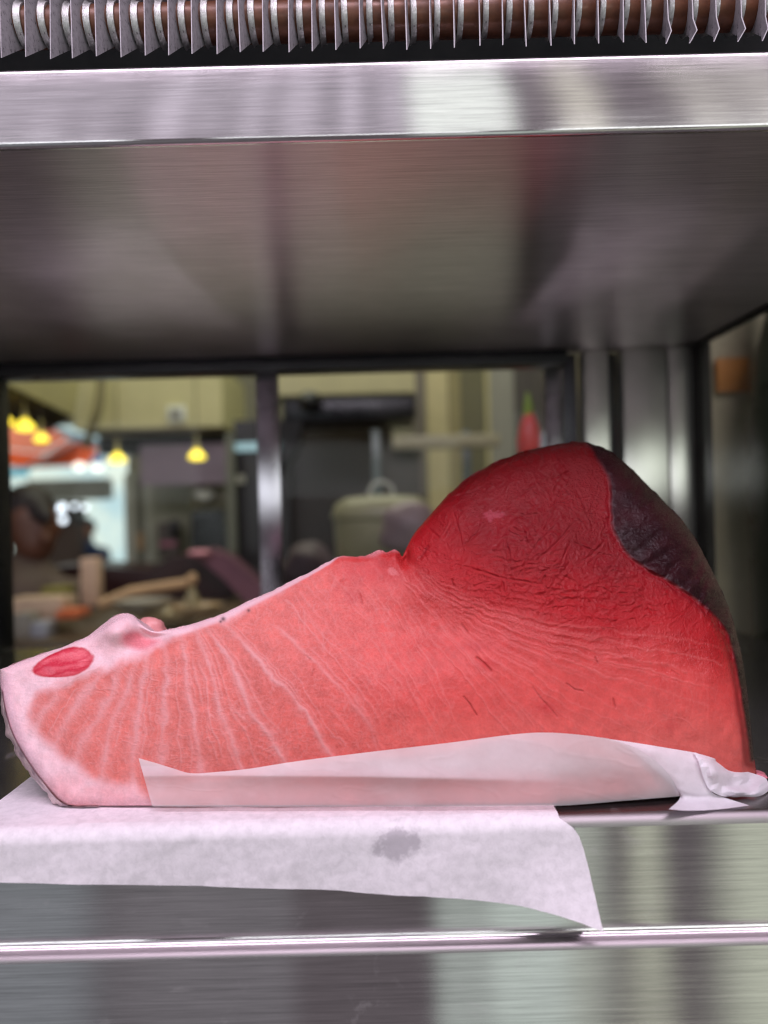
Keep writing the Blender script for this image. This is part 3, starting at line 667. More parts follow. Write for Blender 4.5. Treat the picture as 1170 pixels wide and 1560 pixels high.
def flesh_mat(name, rough, coat, sss, fine, wr):
    g = N(name); col = g.attr('Col').outputs['Color']; mk = g.attr('Msk')
    sp = g.n.new('ShaderNodeSeparateColor'); g.l(mk.outputs['Color'], sp.inputs[0])   # R marbling, G wrinkle, B fat
    v = g.mapping()
    nd = g.n.new('ShaderNodeTexNoise'); nd.inputs['Scale'].default_value = 260; nd.inputs['Detail'].default_value = 2; g.l(v, nd.inputs['Vector'])
    vm = g.n.new('ShaderNodeVectorMath'); vm.operation = 'MULTIPLY_ADD'; g.l(nd.outputs['Color'], vm.inputs[0]); vm.inputs[1].default_value = (0.006, 0.006, 0.006); g.l(v, vm.inputs[2])
    vo = g.n.new('ShaderNodeTexVoronoi'); vo.feature = 'DISTANCE_TO_EDGE'; vo.inputs['Scale'].default_value = 420; g.l(vm.outputs[0], vo.inputs['Vector'])
    marb = g.ramp(vo.outputs['Distance'], [(0.0, 1.0), (0.10, 0.35), (0.22, 0.0)])
    n1 = g.noise(v, 900, 3, 0.6); n2 = g.noise(v, 2200, 2)
    f = g.math('MULTIPLY', g.math('MULTIPLY', marb, sp.outputs[0]), 0.14)
    c = g.mix(f, col, srgb(244, 150, 148))
    c = g.mix(1.0, c, g.ramp(n1, [(0.25, 0.96), (0.75, 1.04)]), 'MULTIPLY')
    g.l(c, g.b.inputs['Base Color'])
    g.l(g.math('SUBTRACT', g.math('ADD', g.math('MULTIPLY', n1, 0.25), rough - 0.12), g.math('ADD', g.math('MULTIPLY', sp.outputs[1], 0.23), g.math('MULTIPLY', sp.outputs[2], 0.14))), g.b.inputs['Roughness'])
    g.b.inputs['Subsurface Weight'].default_value = sss; g.b.inputs['Subsurface Radius'].default_value = (1.0, 0.32, 0.26); g.b.inputs['Subsurface Scale'].default_value = 0.0035
    g.b.inputs['Coat Weight'].default_value = coat; g.b.inputs['Coat Roughness'].default_value = 0.13
    g.b.inputs['Specular IOR Level'].default_value = 0.20 if sss > 0.1 else 0.16
    # fine crinkle on the dried lobe, fibre grain elsewhere
    w1 = g.noise(g.mapping(), 380, 3, 0.6, 0.6); w2 = g.n.new('ShaderNodeTexVoronoi'); w2.feature = 'DISTANCE_TO_EDGE'; w2.inputs['Scale'].default_value = 330; g.l(vm.outputs[0], w2.inputs['Vector'])
    wsum = g.math('ADD', g.math('ABSOLUTE', g.math('SUBTRACT', w1, 0.5)), g.math('MULTIPLY', g.ramp(w2.outputs['Distance'], [(0, 0.0), (0.25, 1.0)]), 0.12))
    b1 = g.bump(wsum, g.math('MULTIPLY', sp.outputs[1], wr), 0.004)
    b2 = g.bump(g.math('ADD', n1, g.math('MULTIPLY', n2, 0.5)), fine, 0.0008, b1)
    g.l(b2, g.b.inputs['Normal']); g.l(b2, g.b.inputs['Coat Normal'])
    return g.m
M['flesh'] = flesh_mat('tuna_flesh', 0.40, 0.03, 0.12, 0.22, 0.5)
M['bark'] = flesh_mat('tuna_dark_meat', 0.46, 0.04, 0.03, 0.20, 0.3)

tuna = empty('tuna_block', (cen[0], 0.09, 0.0026), 'large raw tuna block with marbled pink belly and dark red lobe', 'tuna')
nA = len(Vall)
colA = np.ones((nA, 4), np.float32); colA[:n0, :3] = base.reshape(-1, 3)
mskA = np.zeros((nA, 4), np.float32); mskA[:, 3] = 1
mskA[:n0, 0] = ((0.25 + 0.75 * kb) * (1 - k_up) * (1 - fatm) * sstep(2, -2, bl)).ravel()
mskA[:n0, 1] = (wl + 0.9 * kbl).ravel() * 0.9; mskA[:n0, 2] = fatm.ravel()
ringc = colA[loop, :3]
skin_side = (LV[:, 0] < Pn(np.array([150.]), np.array([1000.]), np.array([0.44]))[0, 0])
for k in range(5): colA[n0 + k * nl:n0 + (k + 1) * nl, :3] = ringc
colA[last, :3] = lin(150, 60, 60)
blq = (bl.ravel() > 0)
fq = blq[Qf].sum(1) >= 2
ringb = np.concatenate([blq[loop]] * 1)
bq = np.concatenate([np.tile(ringb, 6)])
# skin = ring quads behind the left and lower edge
low_loop = np.zeros(nl, bool); nbt = np.arange(nl) >= NU
lp = np.concatenate([np.stack([PX[:, 0], PY_[:, 0]], 1), np.stack([PX[::-1, -1], PY_[::-1, -1]], 1)[1:-1]])
low_loop[(nbt & (lp[:, 0] < 400))] = True
sq = np.tile(low_loop, 6)
def sub(name, Q, m, attrs=True):
    us, inv = np.unique(Q.ravel(), return_inverse=True)
    Q2 = inv.reshape(Q.shape)
    me = np_mesh(name, Vall[us], Q2)
    if len(me.vertices) == len(us):
        for nm, arr in (('Col', colA), ('Msk', mskA)):
            at = me.color_attributes.new(nm, 'FLOAT_COLOR', 'POINT'); at.data.foreach_set('color', arr[us].ravel())
    return link(name, me, m, tuna)
def tri_fix(Q): return Q
Qb_tri = Qb[-nl:]; Qb_q = Qb[:-nl]
red_ring = ~ringb & ~low_loop
sub('flesh', np.concatenate([Qf[~fq], Qb_q[np.tile(red_ring, 5)]]), M['flesh'])
bo = sub('dark_meat', np.concatenate([Qf[fq], Qb_q[np.tile(ringb & ~low_loop, 5)]]), M['bark']); bo['label'] = 'dark purple brown blood line meat at the right'
def skin_mat():
    g = N('tuna_skin'); n = g.noise(g.mapping(), 160, 5, 0.65); n2 = g.noise(g.mapping(), 40, 3)
    c = g.mix(g.ramp(n, [(0.35, 0.0), (0.65, 1.0)]), srgb(150, 126, 136), srgb(226, 200, 200)); c = g.mix(g.ramp(n2, [(0.62, 0.0), (0.70, 1.0)]), c, srgb(128, 84, 80))
    g.l(c, g.b.inputs['Base Color']); g.b.inputs['Roughness'].default_value = 0.4; g.l(g.bump(n, 0.6, 0.0012), g.b.inputs['Normal']); return g.m
M['skin'] = skin_mat()
sk = sub('skin', Qb_q[np.tile(low_loop, 5)], M['skin'], False); sk['label'] = 'pale grey pink skin along the left edge'
# ragged skin lip that stands out beyond the fat at the left edge
sp_ = samp(bot_d, bc, np.linspace(bc[1 * CN], bc[7 * CN] , 90)); lipV = []
nrm = np.stack([-(np.gradient(sp_[:, 1])), np.gradient(sp_[:, 0])], 1); nrm /= np.linalg.norm(nrm, axis=1)[:, None]
for k in range(90):
    t = k / 89; wd = (7.5 + 7 * float(fbm(np.array([k / 6.0]), np.array([3.0]), 3, 7)[0])) * min(1, t * 5) * min(1, (1 - t) * 5 + 0.1)
    p0 = sp_[k]; d0 = float(face_y(p0[0:1], p0[1:2])[0]) + CAMD
    for q_, yo in ((-1.5, 0.0022), (0.35, 0.0042), (0.8, 0.0075), (1.0, 0.013), (0.9, 0.02)):
        pp = p0 + nrm[k] * wd * (q_ if q_ > 0 else 0) + (nrm[k] * q_ if q_ < 0 else 0); zz = P(pp[0], pp[1], d0 + yo); lipV.append((zz[0], zz[1], max(zz[2], 0.0021)))
lip = grid_mesh('skin_edge', np.array(lipV), 90, 5); link('skin_edge', lip, M['skin'], tuna)
# reddish lump behind the belly bump
def lump_col(): return simple('tuna_lump', lin(222, 150, 150), 0.42, 0, 0.12, 60, 0.3, 0.001)
c = P(228, 960, 0.505); MB().blob(c, 0.0120, 0.010, 0.0078, 4, 0.16).build('belly_flap', lump_col(), tuna)
c = P(1141, 1170, 0.460); MB().blob(c, 0.0032, 0.006, 0.0055, 9, 0.2).build('trimmed_end', simple('tuna_end', lin(150, 24, 44), 0.25, 0, 0.2, 120, 0.4, 0.001), tuna)
c = P(1150, 1184, 0.455); MB().blob(c, 0.0065, 0.006, 0.0032, 12, 0.2).build('trimmed_end', simple('tuna_end_pale', lin(206, 120, 136), 0.3, 0, 0.2, 120, 0.4, 0.001), tuna)

# ------------------------------------------------------------------ papers
def paper_mat(name, col, blotch, transl, transp, rough=0.55, scale=95, wet=None, wetattr=False):
    g = N(name); v = g.mapping()
    n1 = g.noise(v, scale, 5, 0.68, 0.4); n2 = g.noise(v, scale * 6, 3, 0.6); n3 = g.noise(v, 26, 3)
    f = g.math('ADD', g.math('MULTIPLY', n1, 0.75), g.math('MULTIPLY', n2, 0.25))
    m = g.ramp(f, [(0.36, 1 - blotch), (0.60, 1.0)]); m2 = g.ramp(n3, [(0.3, 0.97), (0.7, 1.02)])
    c = g.mix(1.0, g.mix(1.0, tuple(col), m, 'MULTIPLY'), m2, 'MULTIPLY')
    if wet is not None:     # a grease spot soaked into the sheet
        sx = g.n.new('ShaderNodeVectorMath'); sx.operation = 'SUBTRACT'; g.l(g.tc.outputs['Object'], sx.inputs[0]); sx.inputs[1].default_value = wet[:3]
        ml = g.n.new('ShaderNodeVectorMath'); ml.operation = 'MULTIPLY'; g.l(sx.outputs[0], ml.inputs[0]); ml.inputs[1].default_value = (1 / wet[3], 0, 1 / wet[4])
        ln = g.n.new('ShaderNodeVectorMath'); ln.operation = 'LENGTH'; g.l(ml.outputs[0], ln.inputs[0])
        e = g.math('ADD', ln.outputs['Value'], g.math('MULTIPLY', g.math('SUBTRACT', g.noise(v, 150, 4, 0.7), 0.5), 2.0))
        k = g.ramp(e, [(0.55, 0.75), (1.05, 0.0)]); c = g.mix(k, c, (0.47, 0.43, 0.48))
    g.l(c, g.b.inputs['Base Color']); g.b.inputs['Roughness'].default_value = rough; g.b.inputs['Specular IOR Level'].default_value = 0.3
    bm_ = g.bump(f, 0.25, 0.0006); g.l(bm_, g.b.inputs['Normal'])
    tl = g.n.new('ShaderNodeBsdfTranslucent'); g.l(c, tl.inputs[0]); tp = g.n.new('ShaderNodeBsdfTransparent')
    m1 = g.n.new('ShaderNodeMixShader'); m1.inputs[0].default_value = transl; g.l(g.b.outputs[0], m1.inputs[1]); g.l(tl.outputs[0], m1.inputs[2])
    m3 = g.n.new('ShaderNodeMixShader'); m3.inputs[0].default_value = transp
    if wetattr: g.l(g.math('ADD', g.math('MULTIPLY', g.attr('Wet').outputs['Fac'], transp), 0.06), m3.inputs[0])
    g.l(m1.outputs[0], m3.inputs[1]); g.l(tp.outputs[0], m3.inputs[2]); g.l(m3.outputs[0], g.out.inputs[0])
    return g.m
spot = P(606, 1288, CAMD - 0.005)
M['sheet'] = paper_mat('parchment_sheet', (0.95, 0.90, 0.96), 0.18, 0.10, 0.0, scale=190, wet=(spot[0], 0, spot[2], 0.014, 0.010))
M['wrap'] = paper_mat('thin_wrapping_paper', (0.90, 0.86, 0.89), 0.06, 0.30, 0.46, scale=60, wetattr=True)
M['wrap_dry'] = paper_mat('thin_wrapping_paper_dry', (0.90, 0.87, 0.93), 0.10, 0.25, 0.06, scale=80)

# sheet lying under the tuna and hanging over the shelf edge
nS, nT = 220, 90
bx, by_ = zip(*[(-60, 1343), (0, 1345), (150, 1347), (250, 1351), (400, 1354), (520, 1358), (560, 1361), (610, 1363), (650, 1363), (700, 1367), (740, 1372), (800, 1378), (850, 1385), (880, 1392), (910, 1402)])
SV = []
for a_ in range(nS):
    s_ = a_ / (nS - 1); px = -60 + 970 * s_
    zb = P(px, float(np.interp(px, bx, by_)), CAMD - 0.004)[2]
    for b_ in range(nT):
        t = b_ / (nT - 1)
        if t < 0.45:
            q_ = t / 0.45; y = 0.16 * (1 - q_) ** 1.6 + 0.0; z = 0.0013 + 0.0008 * abs(vnoise(np.array([s_ * 14]), np.array([q_ * 5]), 3)[0]); y = max(y, 0.004 * 0 + y)
            y = 0.004 + (y) * 1.0
            kx = 0.0
        else:
            q_ = (t - 0.45) / 0.55; r_ = 0.0075; arcl = r_ * math.pi / 2; tot = arcl + (0.0013 - r_ - zb); sl = q_ * tot
            if sl < arcl: al = sl / r_; y = 0.004 - r_ * math.sin(al); z = 0.0013 - r_ + r_ * math.cos(al)
            else: y = 0.004 - r_; z = 0.0013 - r_ - (sl - arcl)
            dz = max(0, -z)
            y += -0.0012 * math.sin(s_ * 9 + 1) * dz / 0.04 - 0.0010 * math.sin(s_ * 23 + 2 + dz * 40) * dz / 0.04
            y += min(1, dz / 0.01) * 0.0005 * float(fbm(np.array([s_ * 16.0 + dz * 60]), np.array([dz * 70.0]), 3, 171)[0])
            y -= 0.010 * (dz / 0.05) ** 2 * sstep(0.80, 1.0, s_)
            kx = dz
        # right border: on the shelf it runs back at px 858, lower it swings out to 910
        xr_top = P(856, 1230, CAMD + 0.004)[0]; xr_bot = P(910, 1402, CAMD - 0.008)[0]
        xr = (float(np.interp(kx, [0, 0.0015, 0.004, 0.008, 0.014, 0.025, 0.038, 0.052], [856, 864, 875, 883, 889, 896, 902, 908])) - 585 - 13) / F * (CAMD - 0.005)
        xl = P(-60, 1300, CAMD)[0]
        SV.append((xl + (xr - xl) * s_, y, z))
sheet = link('parchment_sheet', grid_mesh('parchment_sheet', np.array(SV), nS, nT), M['sheet'])
tag(sheet, 'mottled white paper sheet hanging over the steel shelf edge under the tuna', 'paper sheet')

# thin paper wrapped up the foot of the tuna
wrap = empty('wrapping_paper', (0.05, 0.02, 0.002), 'thin translucent paper wrapped along the foot of the tuna block', 'wrapping paper')
WT = catmull([(211, 1155), (236, 1162), (262, 1170), (291, 1178), (330, 1176), (380, 1171), (450, 1160), (560, 1146), (680, 1132), (780, 1119), (830, 1116), (880, 1119), (926, 1125)], 8)
WR = catmull([(926, 1125), (962, 1137), (992, 1154), (1014, 1174), (1028, 1194), (1036, 1213)], 8)
WB = catmull([(232, 1228.5), (400, 1229), (600, 1229), (760, 1229), (860, 1227), (950, 1220), (1036, 1213)], 10)
topc = np.concatenate([WT, WR[1:-4]])
tcu, bcu = cum(topc), cum(WB)
nU, nVv = 260, 46
fold = [(150, 1182), (216, 1182), (300, 1181), (560, 1183), (700, 1186), (830, 1190)]
U_ = np.linspace(0, 1, nU); A = samp(topc, tcu, U_ * tcu[-1]); 
ub = np.clip(U_ ** 1.0, 0, 1); B = samp(WB, bcu, ub * bcu[-1])
v_ = np.linspace(0, 1, nVv)
wpx = A[:, None, 0] * (1 - v_) + B[:, None, 0] * v_; wpy = A[:, None, 1] * (1 - v_) + B[:, None, 1] * v_
left_in = sstep(300, 215, wpx) * sstep(1150, 1182, wpy)
wpx = wpx + 0 * left_in
fy = np.interp(wpx, [f[0] for f in fold], [f[1] for f in fold])
hgt = np.clip(bot_py(wpx) - wpy, 0, None)
off = 0.0022 + 0.006 * (1 - v_)[None, :] * sstep(300, 700, wpx)
above = np.clip(fy - wpy, 0, None) * sstep(900, 760, wpx)
off = off + 0.0028 * np.exp(-(np.abs(wpy - fy) / 10) ** 1.3) * sstep(860, 600, wpx) - above * 0.00010
off = off + 0.0006 * fbm(wpx / 140, wpy / 60, 2, 151) + 0.0022 * sstep(1180, 1235, wpy)
off = off + 0.00016 * ridge(fbm(wpx / 90 + wpy / 60, wpy / 40 - wpx / 160, 2, 163), 0.03)
off = np.maximum(off, 0.0012)
WY = face_y(wpx, wpy) - off
# lift the lower right so that a dark gap stays over the steel
WV = Pn(wpx, wpy, WY + CAMD).reshape(-1, 3); WV[:, 2] = np.maximum(WV[:, 2], 0.0026)
wme = grid_mesh('front_fold', WV, nU, nVv)
wet = np.clip(0.25 + 0.75 * sstep(1160, 1200, wpy) * sstep(1040, 940, wpx) + 0.30 * fbm(wpx / 70, wpy / 40, 4, 161), 0, 1)
at = wme.color_attributes.new('Wet', 'FLOAT_COLOR', 'POINT'); at.data.foreach_set('color', np.repeat(wet.reshape(-1, 1), 4, 1).astype(np.float32).ravel())
link('front_fold', wme, M['wrap'], wrap)
# loose flap and crumpled end at the right
def patch(name, rows, mat, parent, sub_=10, amp=0.0006, seed=3, sc=60.0, rel=False, flat=False):
    """rows: list of rows of (px,py,y) control points -> smooth sheet"""
    R_ = [catmull(r, sub_) for r in rows]; R_ = np.array(R_)
    cols = np.array([catmull(R_[:, k], sub_) for k in range(R_.shape[1])])
    pxs, pys, yy = cols[..., 0], cols[..., 1], cols[..., 2]
    fl_ = F * (CAMZ - 0.001) / np.maximum(60, (pxs - 585) * SR - (780 - pys) * CR) - CAMD
    yy = np.where(rel, np.minimum(face_y(pxs, pys) - yy, fl_), yy) + amp * fbm(pxs / sc * 3, pys / sc * 3, 3, seed)
    Vp = Pn(pxs, pys, yy + CAMD); Vp[..., 2] = np.maximum(Vp[..., 2], 0.0008)
    me_ = grid_mesh(name, Vp.reshape(-1, 3), cols.shape[0], cols.shape[1])
    if flat:        # sharp creases of crumpled paper
        bmf = bmesh.new(); bmf.from_mesh(me_); bmesh.ops.triangulate(bmf, faces=bmf.faces[:]); bmesh.ops.subdivide_edges(bmf, edges=bmf.edges[:], cuts=1, use_grid_fill=True, smooth=0.35); bmf.to_mesh(me_); bmf.free()
        me_.polygons.foreach_set('use_smooth', [True] * len(me_.polygons)); me_.set_sharp_from_angle(angle=math.radians(24))
    return link(name, me_, mat, parent)
patch('loose_flap', [[(915, 1124, .0022), (965, 1131, .0022), (1020, 1140, .0022), (1062, 1147, .0022)],
                     [(955, 1138, .0030), (995, 1148, .0040), (1035, 1158, .0050), (1072, 1164, .0060)],
                     [(990, 1166, .0030), (1015, 1174, .0050), (1045, 1182, .0070), (1080, 1192, .0080)],
                     [(1020, 1194, .0035), (1032, 1200, .0060), (1050, 1206, .0085), (1086, 1208, .0100)],
                     [(1036, 1214, .004), (1044, 1217, .008), (1068, 1217, .010), (1104, 1215, .012)],
                     [(1019, 1233, .02), (1050, 1235, .02), (1095, 1233, .02), (1142, 1227, .02)]], M['wrap_dry'], wrap, 9, rel=True)
patch('crumpled_end', [[(1056, 1146, .016), (1078, 1152, .018), (1094, 1158, .024), (1108, 1166, .034)],
                       [(1064, 1160, .012), (1086, 1164, .013), (1106, 1166, .033), (1122, 1172, .041)],
                       [(1072, 1186, .010), (1090, 1180, .011), (1112, 1178, .022), (1140, 1176, .036)],
                       [(1082, 1204, .011), (1100, 1198, .014), (1126, 1196, .0235), (1164, 1184, .035)],
                       [(1100, 1213, .013), (1120, 1208, .013), (1146, 1206, .018), (1170, 1192, .030)],
                       [(1112, 1214, .019), (1130, 1216, .020), (1158, 1217, .020), (1172, 1204, .028)]], M['wrap_dry'], wrap, 3, 0.0034, 8, 40, flat=True)


# ------------------------------------------------------------------ shapes added beyond the side glass, standing for its reflections
M['brown_wall'] = simple('brown_panel', (0.60, 0.53, 0.38), 0.5, 0, 0.2, 8)
o = MB().box(XR + 0.015, XR + 0.9, 0.66, 0.68, -0.05, 0.75).build('reflection_panel', M['brown_wall']); tag(o, 'dull brown panel added behind the side glass at right for its reflections', 'panel'); origin_to(o, (XR + 0.45, 0.67, -0.05))
o = MB().pxbox(1092, 1142, 545, 597, 1.05, 0.004, 0.001).build('reflection_card', simple('reflection_card', srgb(214, 140, 62), 0.6, 0, 0.12, 30)); tag(o, 'orange square card added for a reflection in the side glass', 'card')
origin_to(o, P(1117, 597, 1.05))
c = P(1196, 560, 0.99)
o = MB().lathe((c[0], c[1], 0.0), [(0.040, -0.05), (0.044, -0.02), (0.048, 0.20), (0.046, 0.27), (0.036, 0.35), (0.022, 0.40), (0.02, 0.46)], 28).build('bottle', simple('dark_green_shape', (0.03, 0.04, 0.028), 0.3, 0, 0.2, 20)); tag(o, 'dark green shape added for a reflection in the side glass, right edge of the photo', 'bottle'); origin_to(o, (c[0], c[1], -0.05))

# ------------------------------------------------------------------ kitchen behind the sliding doors
def S(name, col, **k): return simple(name, srgb(*col), **k)
def pb(name, rect, D, depth, m, parent=None, bev=0.0):
    return MB().pxbox(rect[0], rect[1], rect[2], rect[3], D, depth, bev).build(name, m, parent, smooth=bev > 0)
def top(o, label, cat, group=None, D=None):
    bb = [Vector(b) for b in o.bound_box]; lo = Vector((min(b.x for b in bb), min(b.y for b in bb), min(b.z for b in bb))); hi = Vector((max(b.x for b in bb), max(b.y for b in bb), max(b.z for b in bb)))
    origin_to(o, ((lo.x + hi.x) / 2, (lo.y + hi.y) / 2, lo.z)); return tag(o, label, cat, group)
cream = S('cream_paint', (205, 198, 148), rough=0.6, var=0.08, scale=4); wallm = S('grey_plaster', (150, 146, 124), rough=0.7, var=0.15, scale=3)
fl = MB().box(-3.2, 2.2, 0.62, 5.2, -0.95, -0.9).build('floor', S('kitchen_floor', (60, 48, 44), rough=0.4), smooth=False); tag(fl, kind='structure')
ce = MB().box(-3.2, 2.2, 0.62, 5.2, 1.80, 1.85).build('ceiling', cream, smooth=False); tag(ce, kind='structure')
# back wall with the opening to the street at the left
zt = 1.8
xo0, xo1 = P(-40, 780, 4.6)[0], P(196, 780, 4.6)[0]; zo1 = P(100, 646, 4.6)[2]
wl_ = MB().box(xo1, 2.2, 4.2, 4.3, -0.9, zt).box(-3.2, xo0, 4.2, 4.3, -0.9, zt).box(xo0, xo1, 4.2, 4.3, zo1, zt).build('wall_back', wallm, smooth=False); tag(wl_, kind='structure')
wr = MB().box(2.1, 2.2, 0.62, 4.2, -0.9, zt).build('wall_right', wallm, smooth=False); tag(wr, kind='structure')
wll = MB().box(-3.2, -3.1, 0.62, 4.2, -0.9, zt).build('wall_left', wallm, smooth=False); tag(wll, kind='structure')
gsky = N('bright_sky'); gsky.n.remove(gsky.b); em = gsky.n.new('ShaderNodeEmission'); nn = gsky.noise(gsky.mapping(), 1.3, 3)
gsky.l(gsky.mix(gsky.ramp(nn, [(0.35, 0.0), (0.65, 1.0)]), srgb(200, 226, 232), srgb(244, 250, 236)), em.inputs[0]); em.inputs[1].default_value = 0.85; gsky.l(em.outputs[0], gsky.out.inputs[0])
sk_ = MB().box(-9, 2.0, 11.0, 11.05, -2.5, 5.0).build('sky', gsky.m, smooth=False); tag(sk_, kind='structure')
gr = MB().box(-9, 2.0, 4.3, 11.0, -1.45, -1.36).build('street_ground', S('street', (96, 94, 92), rough=0.8), smooth=False); tag(gr, kind='structure')

# --- left door: upper part
top(MB().pxbox(112, 338, 560, 652, 3.0, 0.5).build('soffit', cream, smooth=False), 'cream boxed soffit with a small white thermostat', 'soffit')
top(MB().prism([P(4, 552, 2.3), P(118, 552, 2.9), P(104, 632, 2.9), P(4, 583, 2.3)], 0.05).build('soffit', cream, smooth=False), 'slanting cream soffit at the upper left over the brown ceiling boards', 'soffit')
brd = empty('board_ceiling', P(50, 650, 2.6), 'dark brown boarded canopy hung with yellow lamps', 'canopy')
dkb = S('dark_boards', (70, 58, 46), rough=0.6)
for k in range(5):
    f0, f1 = k / 5, (k + 0.94) / 5
    MB().prism([P(2, 584 + 64 * f0, 2.4 + .5 * f0), P(104 - 34 * f0, 633 + 24 * f0, 2.95), P(104 - 34 * f1, 633 + 24 * f1, 2.95), P(2, 584 + 64 * f1, 2.4 + .5 * f1)], 0.03).build('board', dkb, brd, smooth=False)
th = empty('thermostat', P(268, 640, 2.98), 'small white thermostat box on the cream soffit', 'thermostat')
pb('housing', (254, 282, 618, 643), 2.985, 0.012, S('white_plastic', (222, 226, 214), rough=0.4), th, 0.004); pb('display', (261, 274, 624, 636), 2.980, 0.004, S('thermo_display', (110, 104, 86), rough=0.3), th)
hose = [P(155, 560, 2.9), P(154, 590, 2.88), P(150, 620, 2.86), P(141, 650, 2.86), P(131, 680, 2.9)]
top(MB().tube(catmull(hose, 6), 0.016, 12).build('hose', S('hose_grey', (120, 112, 76), rough=0.6)), 'grey green hose hanging in front of the cream soffit', 'hose')
top(pb('dark_beam', (150, 345, 655, 690), 3.3, 0.12, S('beam_black', (32, 30, 30), rough=0.5)), 'dark beam below the cream soffit', 'beam')
top(pb('menu_board', (214, 352, 676, 738), 3.2, 0.03, S('lavender_board', (168, 150, 160), rough=0.5, var=0.1)), 'lavender grey board behind the single yellow lamp', 'board')
def lamp(px, py, s, label):
    D = 2.6; c = P(px, py, D); r = s * D / F
    t = empty('pendant_lamp', (c[0], c[1], c[2] - r), label, 'lamp', 'yellow pendant lamps')
    g = simple('lamp_glow', srgb(255, 226, 74), 0.5, 0, 0.05, 20, 0, emit=1.5)
    MB().lathe(c, [(r * 0.6, -r * 0.62), (r * 1.12, -r * 0.46), (r * 1.18, -r * 0.2), (r * 0.92, r * 0.2), (r * 0.5, r * 0.62), (r * 0.28, r * 0.9)], 20).build('shade', g, t)
    MB().tube([(c[0], c[1], c[2] + r * 2.9), (c[0], c[1], 1.8)], 0.002, 6).build('cord', S('lamp_cord', (70, 62, 48)), t)
    MB().lathe((c[0], c[1], c[2] + r * 0.9), [(r * 0.36, 0), (r * 0.36, r * 0.5), (r * 0.16, r * 0.7), (r * 0.12, r * 2.2)], 14).build('socket', S('lamp_cap', (190, 180, 120), rough=0.5), t)
for px, py, s, lb in ((8, 641, 10, 'yellow glowing pendant lamp cut by the left edge of the photo'), (38, 649, 12.5, 'largest yellow pendant lamp, second from the left edge'), (63, 668, 9.5, 'yellow pendant lamp in front of the orange awning, third from left'), (179, 699, 11, 'yellow pendant lamp below the cream soffit, left of the lavender board'), (300, 694, 11, 'yellow pendant lamp in front of the lavender board')):
    lamp(px, py, s, lb)
aw = empty('awning', P(60, 690, 6.5), 'orange awning over the bright street opening at left', 'awning')
org = S('orange_canvas', (240, 92, 34), rough=0.6, var=0.1); pko = S('pink_orange_canvas', (240, 132, 100), rough=0.6, var=0.1)
for nm, pts, m in (('canvas_panel', [(-20, 640), (86, 652), (100, 668), (66, 690), (-20, 680)], pko), ('canvas_panel', [(-20, 682), (66, 692), (50, 714), (-20, 706)], org), ('canvas_panel', [(70, 692), (102, 670), (150, 684), (132, 708), (56, 712)], org)):
    MB().prism([P(x, y, 6.5) for x, y in pts], 0.02).build(nm, m, aw, smooth=False)
MB().tube([P(40, 714, 6.45), P(120, 672, 6.45)], 0.022, 8).build('awning_arm', S('awning_arm', (150, 130, 128)), aw)
top(MB().prism([P(76, 648, 6.3), P(160, 674, 6.3), P(168, 684, 6.3), P(130, 680, 6.3), P(88, 660, 6.3)], 0.04).build('eave_strip', S('grey_blue_eave', (128, 138, 150), rough=0.5)), 'grey blue eave strip sloping over the orange awning', 'eave')
top(pb('sign', (2, 42, 712, 726), 6.4, 0.03, S('cyan_sign', (130, 220, 242), rough=0.5)), 'pale cyan sign under the orange awning at the left edge', 'sign')
top(pb('sign', (141, 156, 694, 706), 6.4, 0.03, S('blue_sign', (40, 110, 214), rough=0.5)), 'small bright blue sign right of the orange awning', 'sign')
for px, py, lb in ((121, 711, 'white lamp left of the small blue sign'), (148, 712, 'white lamp under the small blue sign')):
    o = MB().lathe(P(px, py, 6.4), [(0.02, -0.03), (0.045, -0.012), (0.05, 0.01), (0.022, 0.032)], 14).build('globe_lamp', simple('white_globe', (0.9, 0.88, 0.78), 0.5, 0, 0.05, 10, 0, emit=1.6)); top(o, lb, 'lamp', 'white lamps by the awning')
top(pb('lintel', (40, 166, 730, 762), 6.1, 0.1, S('pale_lintel', (150, 148, 134), rough=0.6)), 'pale lintel over the bright street opening', 'lintel')
for px, py, r, lb in ((84, 778, 9, 'round white light in the street opening, left one of a cluster'), (95, 773, 9, 'round white light in the street opening, upper one of the left cluster'), (96, 792, 8, 'bluish round light lowest in the street opening cluster'), (114, 771, 6, 'cream round light in the middle of the street opening'), (130, 773, 6, 'pale blue round light right of the cream one in the street opening')):
    c = P(px, py, 6.2); rr = r * 6.2 / F * 0.6
    o = MB().lathe(c, [(rr * .5, -rr), (rr, -rr * .4), (rr, rr * .4), (rr * .5, rr)], 16).build('street_light', simple('street_glow', (0.86, 0.9, 1.0), 0.5, 0, 0.03, 10, 0, emit=2.2)); top(o, lb, 'street light', 'lights of the street')
top(pb('street_stall', (50, 122, 800, 872), 6.8, 0.3, S('stall_brown', (78, 60, 50), rough=0.7)), 'dark brown street stall beyond the opening', 'stall')
top(pb('street_stall', (40, 112, 764, 800), 7.2, 0.3, S('stall_dark', (44, 36, 34), rough=0.7)), 'dark stall top behind the round street lights', 'stall')

